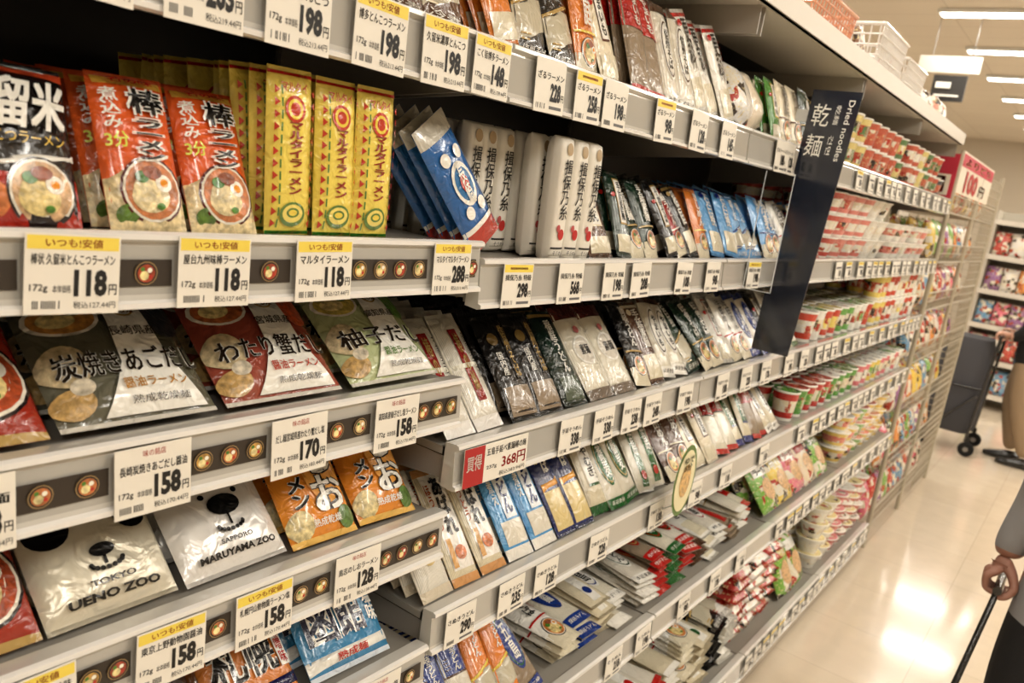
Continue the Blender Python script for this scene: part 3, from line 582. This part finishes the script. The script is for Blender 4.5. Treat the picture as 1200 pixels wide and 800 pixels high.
mb.add([(.017,ya,1.78),(.085,ya,1.78),(.085,ya,1.50),(.017,ya,1.50)],[(0,1,2,3)],(.9,.9,.9),'acrylic')
for xx in (.017,.085): mb.box(xx,xx+.0015,ya-.002,ya,1.5,1.78,(.85,.88,.9),'rail')
mb.box(.017,.0865,ya-.002,ya,1.5,1.5015,(.85,.88,.9),'rail')
mb.build('aisle_sign')
mb=MB(); yq=1.71
for k,(rr,cc) in enumerate(((.06,(.35,.48,.2)),(.052,(.92,.88,.7)),(.028,(.85,.65,.3)))):
    mb.add([(.055+k*.001,yq,1.065)]+[(.055+k*.001,yq+rr*.95*math.cos(t),1.065+rr*1.45*math.sin(t)) for t in [2*math.pi*i/20 for i in range(20)]],[(0,1+i,1+(i+1)%20) for i in range(20)],cc,'card' if k<2 else 'food')
vs,fs,_=textgeo('ゆで\n5分',.03); mb.add([(.059,yq-.025+.05*a,1.09+.035*d) for a,d in vs],fs,(.2,.35,.1),'card')
mb.tube((.016,yq,.98),(.054,yq,1.01),.0018,(.9,.9,.9),'rail')
mb.build('pop_sign')
# ---------------------------------------------------------------- top-of-shelf storage baskets
def basket(name,y,x,z,w,d,h,col):
    mb=MB(); n=14
    for k in range(6):
        f=k/5; e=.01*f; zz_=z+.004+h*f
        p=[(x-d/2-e,y-w/2-e,zz_),(x+d/2+e,y-w/2-e,zz_),(x+d/2+e,y+w/2+e,zz_),(x-d/2-e,y+w/2+e,zz_)]
        for i in range(4): mb.tube(p[i],p[(i+1)%4],.006 if k in(0,5) else .003,col,'rail',6)
    for i in range(n+1):
        yy=y-w/2+w*i/n
        for sx in (-1,1): mb.tube((x+sx*d/2,yy,z+.004),(x+sx*(d/2+.01),yy,z+h),.0028,col,'rail',5)
    for i in range(9):
        xx=x-d/2+d*i/8
        for sy in (-1,1): mb.tube((xx,y+sy*w/2,z+.004),(xx,y+sy*(w/2+.01),z+h),.0028,col,'rail',5)
    mb.box(x-d/2,x+d/2,y-w/2,y+w/2,z,z+.004,col,'rail')
    for i in range(7):
        packet(mb,(x-.03+R.uniform(-.03,.05),y-w/2+.06+i*(w-.12)/6,z+.01),.075,h*1.2,.018,R.choice([(.9,.88,.84),(.85,.6,.35),(.7,.5,.3),(.5,.35,.25)]),'busy',[],R.uniform(0,20),R.uniform(-10,10))
    mb.build(name)
basket('orange_storage_basket',2.28,-.13,2.1365,.34,.22,.10,(.88,.6,.45))
basket('white_storage_basket',2.92,-.13,2.1365,.32,.22,.15,(.9,.88,.85))
basket('white_storage_basket',3.3,-.13,2.1365,.3,.22,.12,(.9,.88,.85))
mb=MB()
for i in range(8): packet(mb,(-.06,3.56+i*.09,2.138),.085,R.uniform(.11,.16),.03,R.choice([(.9,.87,.84),(.9,.87,.84),(.8,.5,.4)]),'busy',[],R.uniform(5,30),R.uniform(-10,10))
mb.build('stock_bags')
mb=MB()
for i in range(3): packet(mb,(-.06,2.53+i*.075,2.138),.07,.1,.02,R.choice([(.8,.6,.4),(.9,.85,.8)]),'busy',[],R.uniform(5,40),R.uniform(-10,10))
mb.build('stock_bags')
# ---------------------------------------------------------------- wire promo rack beyond the gondola
ER=empty('wire_display_rack'); E=ER; mb=MB(); WC=(.7,.66,.57); y0,y1=4.56,6.3
for xx in (-.45,.0):
    for yy in (y0,5.4,y1): mb.tube((xx,yy,0),(xx,yy,2.1),.012,WC,'paint')
lev=[.12,.42,.72,1.02,1.3,1.55,1.8]
for zz_ in lev:
    for xx in (-.45,-.3,-.15,.0): mb.tube((xx,y0,zz_),(xx,y1,zz_),.004,WC,'paint',6)
    mb.tube((0,y0,zz_+.09),(0,y1,zz_+.09),.004,WC,'paint',6); mb.tube((0,y0,zz_+.045),(0,y1,zz_+.045),.002,WC,'paint',5)
    for i in range(36):
        yy=y0+(y1-y0)*i/35; mb.tube((-.45,yy,zz_),(0,yy,zz_),.002,WC,'paint',4); mb.tube((0,yy,zz_),(0,yy,zz_+.09),.002,WC,'paint',4)
for i in range(43): mb.tube((0,5.8,.04+i*.048),(0.0,y1,.04+i*.048),.003,WC,'paint',4); mb.tube((-.45,y1,.04+i*.048),(.0,y1,.04+i*.048),.003,WC,'paint',4)
for i in range(11): mb.tube((0,5.8+i*.05,.04),(0,5.8+i*.05,2.06),.003,WC,'paint',4)
for i in range(10): mb.tube((-.45+i*.05,y1,.04),(-.45+i*.05,y1,2.06),.003,WC,'paint',4)
mb.build('wire_frame',E)
mb=MB(); SC=[(.92,.4,.52),(.95,.8,.3),(.82,.18,.2),(.6,.38,.62),(.93,.91,.88),(.38,.62,.8),(.93,.56,.25),(.9,.87,.8),(.45,.68,.3)]
for zz_ in lev:
    y=y0+.08
    while y<5.95 if zz_>.2 else y<6.2:
        c=R.choice(SC)
        for k in range(3): packet(mb,(-.05-k*.08,y,zz_+.006),.13,.2,.03,c,'busy',[],12,R.uniform(-5,5))
        y+=.145
mb.build('snack_bags',E)
mb=MB(); mb.box(.004,.01,y0,5.75,1.90,2.1,(.93,.88,.8),'card'); mb.box(.0105,.012,y0+.02,5.73,2.03,2.09,(.82,.16,.26),'card')
def flatx(s,ya,yb,za,zb_,c,x=.013,b=.02):
    vs,fs,_=textgeo(s,b); mb.add([(x,ya+(yb-ya)*a,za+(zb_-za)*d) for a,d in vs],fs,c,'card')
flatx('よりどり',y0+.1,5.6,2.04,2.08,(.97,.9,.5)); flatx('100',y0+.2,5.2,1.91,2.02,RED,b=.04); flatx('円',5.3,5.5,1.92,1.98,RED)
mb.build('sale_banner',E)
mb=MB()
mb.box(-.42,.0,4.538,4.543,1.86,2.08,(.82,.16,.26),'card'); mb.box(-.4,-.02,4.532,4.536,1.88,1.98,(.95,.9,.82),'card')
vs,fs,_=textgeo('100円',.04); mb.add([(-.38+.34*a,4.531,1.89+.08*d) for a,d in vs],fs,RED,'card')
mb.build('sale_board',E)
# ---------------------------------------------------------------- far snack gondolas
def gondola(name,x0,x1,y,depth,levels,top=2.0):
    E=empty(name); mb=MB(); mb.box(x0,x1,y+.4,y+.42,0,top,(.65,.62,.56))
    for xx in (x0,x1-.02): mb.box(xx,xx+.02,y,y+.42,0,top,(.75,.72,.66))
    for zz_ in levels: mb.box(x0,x1,y,y+.4,zz_-.03,zz_,(.76,.73,.67)); mb.box(x0,x1,y-.008,y,zz_-.04,zz_+.01,(.85,.82,.77),'rail')
    mb.build('frame',E); mb=MB()
    for zz_ in levels[:-1]:
        x=x0+.1
        while x<x1-.06:
            c=R.choice(SC); packet(mb,(x,y+.1,zz_+.003),.14,.24,.03,c,'busy',[],6,0,-90); packet(mb,(x,y+.2,zz_+.003),.14,.24,.03,c,'busy',[],6,0,-90); x+=.15
    mb.build('snack_bags',E)
gondola('snack_gondola',-.35,1.1,9.6,.42,[.15,.5,.85,1.2,1.55,1.9])
gondola('snack_gondola',-3.2,-1.0,8.4,.42,[.15,.5,.85,1.2,1.55,1.9])
gondola('snack_gondola',1.9,4.5,9.6,.42,[.15,.5,.85,1.2,1.55,1.9])
gondola('snack_gondola',-.35,1.1,13.0,.42,[.15,.5,.85,1.2,1.55,1.9])
# ---------------------------------------------------------------- hanging signs
mb=MB(); mb.box(-.95,-.68,8.2,8.22,2.82,3.04,(.16,.15,.14),'card'); mb.box(-.92,-.72,8.19,8.199,2.86,2.875,W_,'card'); mb.box(-.92,-.8,8.19,8.199,2.93,2.98,W_,'card')
mb.box(-1.1,-.6,8.2,8.22,3.06,3.2,(.85,.82,.77),'card')
for xx in (-1.0,-.68): mb.tube((xx,8.21,3.2),(xx,8.21,3.52),.003,(.6,.6,.6))
mb.build('hanging_sign')
# ---------------------------------------------------------------- room
def plane(name,vs,mat):
    me=bpy.data.meshes.new(name); me.from_pydata(vs,[],[(0,1,2,3)]); me.materials.append(MATS[mat]); o=bpy.data.objects.new(name,me); S.collection.objects.link(o)
XW,XE,YS_,YN,CH=-6,6,-4,18,3.52
plane('floor',[(XW,YS_,0),(XE,YS_,0),(XE,YN,0),(XW,YN,0)],'floor_vinyl')
plane('ceiling',[(XW,YS_,CH),(XW,YN,CH),(XE,YN,CH),(XE,YS_,CH)],'ceiling_panel')
plane('wall_far',[(XW,YN,0),(XE,YN,0),(XE,YN,CH),(XW,YN,CH)],'wall_paint')
plane('wall_near',[(XE,YS_,0),(XW,YS_,0),(XW,YS_,CH),(XE,YS_,CH)],'wall_paint')
plane('wall_left',[(XW,YS_,0),(XW,YN,0),(XW,YN,CH),(XW,YS_,CH)],'wall_paint')
plane('wall_right',[(XE,YN,0),(XE,YS_,0),(XE,YS_,CH),(XE,YN,CH)],'wall_paint')
for xc in (-3.6,-.33,2.4):
    for i in range(-1,11):
        y=.19+1.55*i
        if y>YN-.5: continue
        E=empty('ceiling_light',(xc,y,3.48)); mb=MB()
        mb.box(-.64,.64,-.09,.09,.005,.035,(.9,.9,.88)); mb.box(-.62,.62,-.06,.06,-.005,.004,(1,1,1),'lamp')
        mb.build('fixture',E)
        ld=bpy.data.lights.new('tube','AREA'); ld.shape='RECTANGLE'; ld.size=1.2; ld.size_y=.12
        en=21 if xc>-3 else 12
        if xc>0 : en=34 if y>1 else 25
        ld.energy=en; ld.color=(1,.935,.83)
        lo=bpy.data.objects.new('tube',ld); S.collection.objects.link(lo); lo.parent=E; lo.location=(0,0,-.012)
w=bpy.data.worlds.new('w'); S.world=w; w.use_nodes=True; w.node_tree.nodes['Background'].inputs[0].default_value=(1,.94,.85,1); w.node_tree.nodes['Background'].inputs[1].default_value=.1
# ---------------------------------------------------------------- people
def seg_d(p,a,b):
    ab=b-a; t=max(0,min(1,(p-a).dot(ab)/max(ab.length_squared,1e-9))); return (p-(a+ab*t)).length
def skin(name,nodes,edges,root,parent,colfn,sub=2,branch=.6):
    keys=list(nodes); idx={k:i for i,k in enumerate(keys)}
    me=bpy.data.meshes.new(name); me.from_pydata([nodes[k][0] for k in keys],[(idx[a],idx[b]) for a,b in edges],[])
    ob=bpy.data.objects.new(name,me); S.collection.objects.link(ob)
    md=ob.modifiers.new('s','SKIN'); md.branch_smoothing=branch; md.use_smooth_shade=True
    for k in keys:
        sv=me.skin_vertices[0].data[idx[k]]; r=nodes[k][1]; sv.radius=r if isinstance(r,tuple) else (r,r); sv.use_root=(k==root)
    ob.modifiers.new('sub','SUBSURF').levels=sub; ob.modifiers['sub'].render_levels=sub
    dg=bpy.context.evaluated_depsgraph_get(); ev=ob.evaluated_get(dg).to_mesh()
    mb=MB(); vs=[v.co.copy() for v in ev.vertices]
    E_=[(Vector(nodes[a][0]),Vector(nodes[b][0]),a,b) for a,b in edges]
    by={}
    for p in ev.polygons:
        c=Vector((0,0,0))
        for i in p.vertices: c+=vs[i]
        c/=len(p.vertices)
        best=min(E_,key=lambda e:seg_d(c,e[0],e[1]))
        cc,mm=colfn(best[2],best[3],c); by.setdefault((cc,mm),[]).append(tuple(p.vertices))
    mb.v=[tuple(v) for v in vs]; mb.uv=[(0,0)]*len(vs)
    for (cc,mm),ff in by.items():
        for f in ff: mb.f.append(f);mb.c.append(cc);mb.m.append(mm);mb.s.append(True)
    bpy.data.objects.remove(ob)
    return mb.build(name,parent)
def person(name,org,fwd,pose,cols,hair,shoe):
    f=Vector(fwd); r=f.cross(Vector((0,0,1))); up=Vector((0,0,1)); O=Vector(org)
    G=lambda p:O+r*p[0]+f*p[1]+up*p[2]
    E=empty(name)
    nd={k:(G(p[:3]),p[3]) for k,p in pose.items()}
    ed=[('pelvis','spine'),('spine','chest'),('chest','neck'),('neck','skull'),('chest','shR'),('shR','elR'),('elR','wrR'),('wrR','haR'),('chest','shL'),('shL','elL'),('elL','wrL'),('wrL','haL'),
        ('pelvis','hiR'),('hiR','knR'),('knR','anR'),('pelvis','hiL'),('hiL','knL'),('knL','anL')]
    hem=pose['pelvis'][2]-.1
    def cf(a,b,c):
        if 'skull' in(a,b): return (cols['skin'],'skin') if (a,b)!=('chest','neck') else (cols['top'],'cloth')
        if 'ha' in b[:2]: return (cols['skin'],'skin')
        if c.z<hem: 
            if 'wr' in a or 'wr' in b or 'el' in a: return (cols['top'],'cloth')
            return (cols['leg'],'cloth')
        return (cols['top'],'cloth')
    skin('body',nd,ed,'pelvis',E,cf)
    mb=MB(); hc=G(pose['skull'][:3])+up*.085+f*.015; n=20;mm=14; vs=[]
    def hp(th,ph,s=1.0):
        x=math.cos(th)*math.cos(ph);y=math.sin(th)*math.cos(ph);z_=math.sin(ph)
        sx=.074*(1-.22*max(0,-z_)**1.5); sy=.092; p=Vector((x*sx,y*sy,z_*.115))
        if z_<0 and y>0: p.y+=.006*(-z_)
        if y>.9 and -.35<z_<.1: p.y+=.018*(1-abs(z_+.12)/.25) if abs(z_+.12)<.25 and abs(x)<.2 else 0
        return p*s
    for j in range(mm+1):
        ph=-math.pi/2+math.pi*j/mm
        for i in range(n):
            p=hp(2*math.pi*i/n,ph); vs.append(hc+r*p.x+f*p.y+up*p.z)
    mb.add(vs,[(j*n+i,j*n+(i+1)%n,(j+1)*n+(i+1)%n,(j+1)*n+i) for j in range(mm) for i in range(n)],cols['skin'],'skin',None,True)
    mb.build('head',E)
    mb=MB(); vs=[]
    for j in range(9):
        ph=-.35+(math.pi/2+.35)*j/8
        for i in range(n):
            th=2*math.pi*i/n; fr=max(0,math.sin(th)); p2=.75*fr*fr if ph<.75*fr*fr else ph
            p=hp(th,p2,1.07+.02*math.sin(5*th)); vs.append(hc+r*p.x+f*p.y*1.0+up*(p.z+.004))
    mb.add(vs,[(j*n+i,j*n+(i+1)%n,(j+1)*n+(i+1)%n,(j+1)*n+i) for j in range(8) for i in range(n)],hair,'cloth',None,True)
    mb.build('hair',E)
    mb=MB()
    for sx in (-1,1):
        e=hc+r*(.03*sx)+f*.083+up*.005
        mb.lathe(e,[(0,-.009),(.007,-.006),(.01,0),(.007,.006),(0,.009)],(.95,.93,.9),'skin',10,axis=f)
        mb.lathe(e+f*.008,[(.0045,0),(0,.002)],(.08,.05,.04),'skin',8,axis=f)
        mb.lathe(hc+r*(.076*sx)+up*-.005,[(0,-.006),(.018,-.004),(.026,.0),(.018,.006),(0,.004)],cols['skin'],'skin',12,axis=r*sx)
        b0=hc+r*(.03*sx)+f*.089+up*.026; mb.tube(b0-r*.014,b0+r*.014,.0035,hair,'cloth',6)
    mo=hc+f*.088-up*.055; mb.tube(mo-r*.02,mo+r*.02,.005,(.65,.35,.3),'skin',8)
    no=hc+f*.094-up*.002; mb.tube(no,no+f*.022-up*.03,.007,cols['skin'],'skin',8,r2=.013)
    mb.build('face',E)
    mb=MB()
    for k in ('anR','anL'):
        a=G(pose[k][:3]); vs=[]; m=10; secs=[(-.075,.028,.05),(-.04,.038,.075),(.02,.042,.07),(.09,.047,.05),(.15,.042,.035),(.185,.02,.022)]
        for (yy,wd,ht) in secs:
            for i in range(m):
                t=2*math.pi*i/m; zz2=max(-.0,math.sin(t))*ht
                q=a+r*(wd*math.cos(t))+f*yy; vs.append(Vector((q.x,q.y,.004+zz2+(0 if math.sin(t)<0 else .008))))
        mb.add(vs,[(j*m+i,j*m+(i+1)%m,(j+1)*m+(i+1)%m,(j+1)*m+i) for j in range(5) for i in range(m)],shoe,'film',None,True)
        mb.add(vs,[tuple(range(m)),tuple(range(5*m,6*m))],shoe,'film')
    mb.build('shoes',E)
    return E,G,r,f
def grip_hand(E,K,c,p,q,wrist,skincol,name,R0=.012):
    K=Vector(K);c=Vector(c).normalized();p=Vector(p).normalized();q=Vector(q).normalized()
    C=lambda ang,rho,s:K+c*s+(p*math.cos(math.radians(ang))+q*math.sin(math.radians(ang)))*rho
    nd={'w':(Vector(wrist),(.026,.02)),'pm':((Vector(wrist)+C(25,.04,0))/2,(.03,.02)),'pc':(C(25,.038,0),(.024,.018))}
    ed=[('w','pm'),('pm','pc')]
    for i,(s,l) in enumerate(((.030,1.0),(.010,1.08),(-.011,1.02),(-.031,.85))):
        nd[f'k{i}']=(C(72,.041*(.5+.5*l),s),.0115); nd[f'b{i}']=(C(130,.036,s*.98),.0090); nd[f'd{i}']=(C(190,.026,s*.95),.0082); nd[f't{i}']=(C(235+10*(l-1),.0235,s*.93),.0070)
        m=(nd['pc'][0]+nd[f'k{i}'][0])/2+c*s*.45; nd[f'm{i}']=(m,.0135)
        ed+=[('pc',f'm{i}'),(f'm{i}',f'k{i}'),(f'k{i}',f'b{i}'),(f'b{i}',f'd{i}'),(f'd{i}',f't{i}')]
    nd['h0']=(C(-25,.040,.012),.014); nd['h1']=(C(-75,.036,.034),.0115); nd['h2']=(C(-125,.028,.046),.0100); nd['h3']=(C(-170,.026,.05),.0085)
    ed+=[('pm','h0'),('h0','h1'),('h1','h2'),('h2','h3')]
    skin(name,nd,ed,'pm',E,lambda a,b,c_:(skincol,'skin'),2,.4)
    mb=MB()
    for i in range(4):
        d=nd[f't{i}'][0]; mb.lathe(d+(d-K).normalized()*.0062,[(.005,0),(.004,.0012),(0,.0018)],(.85,.68,.6),'film',8,axis=(d-K).normalized())
    mb.build(name+'_nails',E)
sk=(.62,.42,.34)
pose={'pelvis':(0,-.02,.86,(.14,.11)),'spine':(0,.0,1.04,(.14,.115)),'chest':(0,.05,1.22,(.15,.12)),'neck':(0,.10,1.37,.055),'skull':(0,.13,1.42,.052),
 'shR':(.15,.06,1.28,.062),'elR':(.175,-.05,1.04,.052),'wrR':(.207,-.03,.893,.045),'haR':(.206,-.025,.865,.027),
 'shL':(-.17,.06,1.28,.066),'elL':(-.22,-.03,1.05,.052),'wrL':(-.22,.04,.86,.038),'haL':(-.22,.06,.81,.03),
 'hiR':(.10,-.01,.80,.105),'knR':(.10,.03,.46,.08),'anR':(.09,-.02,.075,.05),'hiL':(-.09,-.01,.80,.098),'knL':(-.095,.0,.46,.075),'anL':(-.09,-.08,.075,.05)}
NP,G,r_,f_=person('elderly_shopper',(.88,2.52,0),(0,-1,0),pose,dict(skin=sk,top=(.55,.54,.54),leg=(.07,.065,.07)),(.8,.8,.8),(.08,.07,.07))
grip_hand(NP,(.676,2.525,.80),(0,-1,0),(.15,0,1),(-1,0,.15),(.674,2.545,.875),sk,'right_hand')
grip_hand(NP,(1.10,2.44,.76),(0,-1,0),(-.15,0,1),(1,0,.15),(1.10,2.46,.825),sk,'left_hand',)
mb=MB(); mb.tube((.676,2.60,.80),(.676,2.45,.80),.0115,(.07,.06,.06),'film',10); mb.tube((.676,2.49,.795),(.575,2.05,.012),.0085,(.06,.055,.055),'film',10); mb.tube((.575,2.05,.03),(.573,2.042,0.001),.013,(.1,.1,.1),'cloth',10)
mb.build('cane',NP)
mb=MB(); mb.tube((1.10,2.38,.76),(1.10,2.5,.76),.011,(.5,.3,.15),'film',10)
mb.add([(1.09,2.36,.76),(1.09,2.52,.76),(1.07,2.56,.45),(1.07,2.32,.45),(1.11,2.36,.76),(1.11,2.52,.76),(1.16,2.56,.45),(1.16,2.32,.45)],[(0,1,2,3),(7,6,5,4),(0,3,7,4),(1,5,6,2),(3,2,6,7),(0,4,5,1)],(.4,.3,.25),'cloth'); mb.build('handbag',NP)
pose={'pelvis':(0,0,.9,(.17,.13)),'spine':(0,.01,1.07,(.165,.13)),'chest':(0,.03,1.26,(.17,.13)),'neck':(0,.05,1.41,.05),'skull':(0,.07,1.46,.05),
 'shR':(.17,.03,1.33,.068),'elR':(.21,.04,1.08,.06),'wrR':(.19,.13,1.0,.045),'haR':(.185,.16,1.0,.028),
 'shL':(-.17,.03,1.33,.068),'elL':(-.21,.04,1.08,.06),'wrL':(-.19,.13,1.0,.045),'haL':(-.185,.16,1.0,.028),
 'hiR':(.09,0,.83,.115),'knR':(.09,.05,.48,.085),'anR':(.09,-.03,.08,.055),'hiL':(-.09,0,.83,.115),'knL':(-.09,-.02,.48,.085),'anL':(-.09,-.14,.08,.055)}
FP,G,r_,f_=person('shopper',(.37,7.5,0),(-1,0,0),pose,dict(skin=(.8,.6,.5),top=(.06,.06,.065),leg=(.6,.5,.38)),(.07,.05,.05),(.04,.04,.04))
for sgn_ in (1,-1): grip_hand(FP,(.155,7.5+.185*sgn_,.985),(0,-sgn_,0),(0.3,0,1),(-1,0,.2),(.215,7.5+.185*sgn_,1.01),(.8,.6,.5),'right_hand' if sgn_>0 else 'left_hand')
E=empty('shopping_trolley'); mb=MB(); DK=(.12,.12,.13)
mb.tube((.155,7.28,.985),(.155,7.72,.985),.012,DK,'film')
for yy in (7.28,7.72):
    mb.tube((.155,yy,.985),(.10,yy,.12),.012,DK,'film'); mb.tube((.10,yy,.5),(-.22,yy,.12),.01,DK,'film'); mb.tube((-.22,yy,.55),(.14,yy,.55),.009,DK,'film')
    for xx in (.12,-.24):
        mb.tube((xx,yy,.16),(xx,yy,.06),.008,DK,'film'); mb.lathe((xx,yy-.014,.0605),[(0,0),(.05,0),(.059,.006),(.059,.022),(.05,.028),(0,.028)],(.05,.05,.05),'cloth',18,axis=(0,1,0)); mb.lathe((xx,yy-.017,.06),[(0,0),(.02,0),(.02,.034),(0,.034)],(.6,.6,.6),'metal',10,axis=(0,1,0))
mb.build('trolley_frame',E)
mb=MB(); vs=[]
for (zz_,e) in ((.16,.0),(.2,.02),(.45,.035),(.82,.03),(.93,.0)):
    for i in range(16):
        t=2*math.pi*i/16; cx=math.copysign(abs(math.cos(t))**.5,math.cos(t)); sy=math.copysign(abs(math.sin(t))**.5,math.sin(t)); vs.append((-.055+cx*(.155+e),7.5+sy*(.17+e),zz_))
mb.add(vs,[(j*16+i,j*16+(i+1)%16,(j+1)*16+(i+1)%16,(j+1)*16+i) for j in range(4) for i in range(16)],(.27,.27,.29),'cloth',None,True); mb.add(vs,[tuple(range(16))[::-1],tuple(range(64,80))],(.2,.2,.22),'cloth')
mb.build('trolley_bag',E)
# ---------------------------------------------------------------- camera
cam=bpy.data.cameras.new('camera'); co=bpy.data.objects.new('camera',cam); S.collection.objects.link(co); S.camera=co
cam.lens=28.8; cam.sensor_width=36; cam.sensor_fit='HORIZONTAL'; cam.clip_start=.02
cam.dof.use_dof=True; cam.dof.focus_distance=1.2; cam.dof.aperture_fstop=6.3
rt=Vector((.7924,.5927,.1449)).normalized(); fw=Vector((-.5620,.8013,-.2049)); fw=(fw-rt*fw.dot(rt)).normalized(); up=rt.cross(fw)
M=Matrix((rt,up,-fw)).transposed().to_4x4(); M.translation=Vector((.72,0,1.70)); co.matrix_world=M
print('verts',sum(len(o.data.vertices) for o in S.objects if o.type=='MESH'))
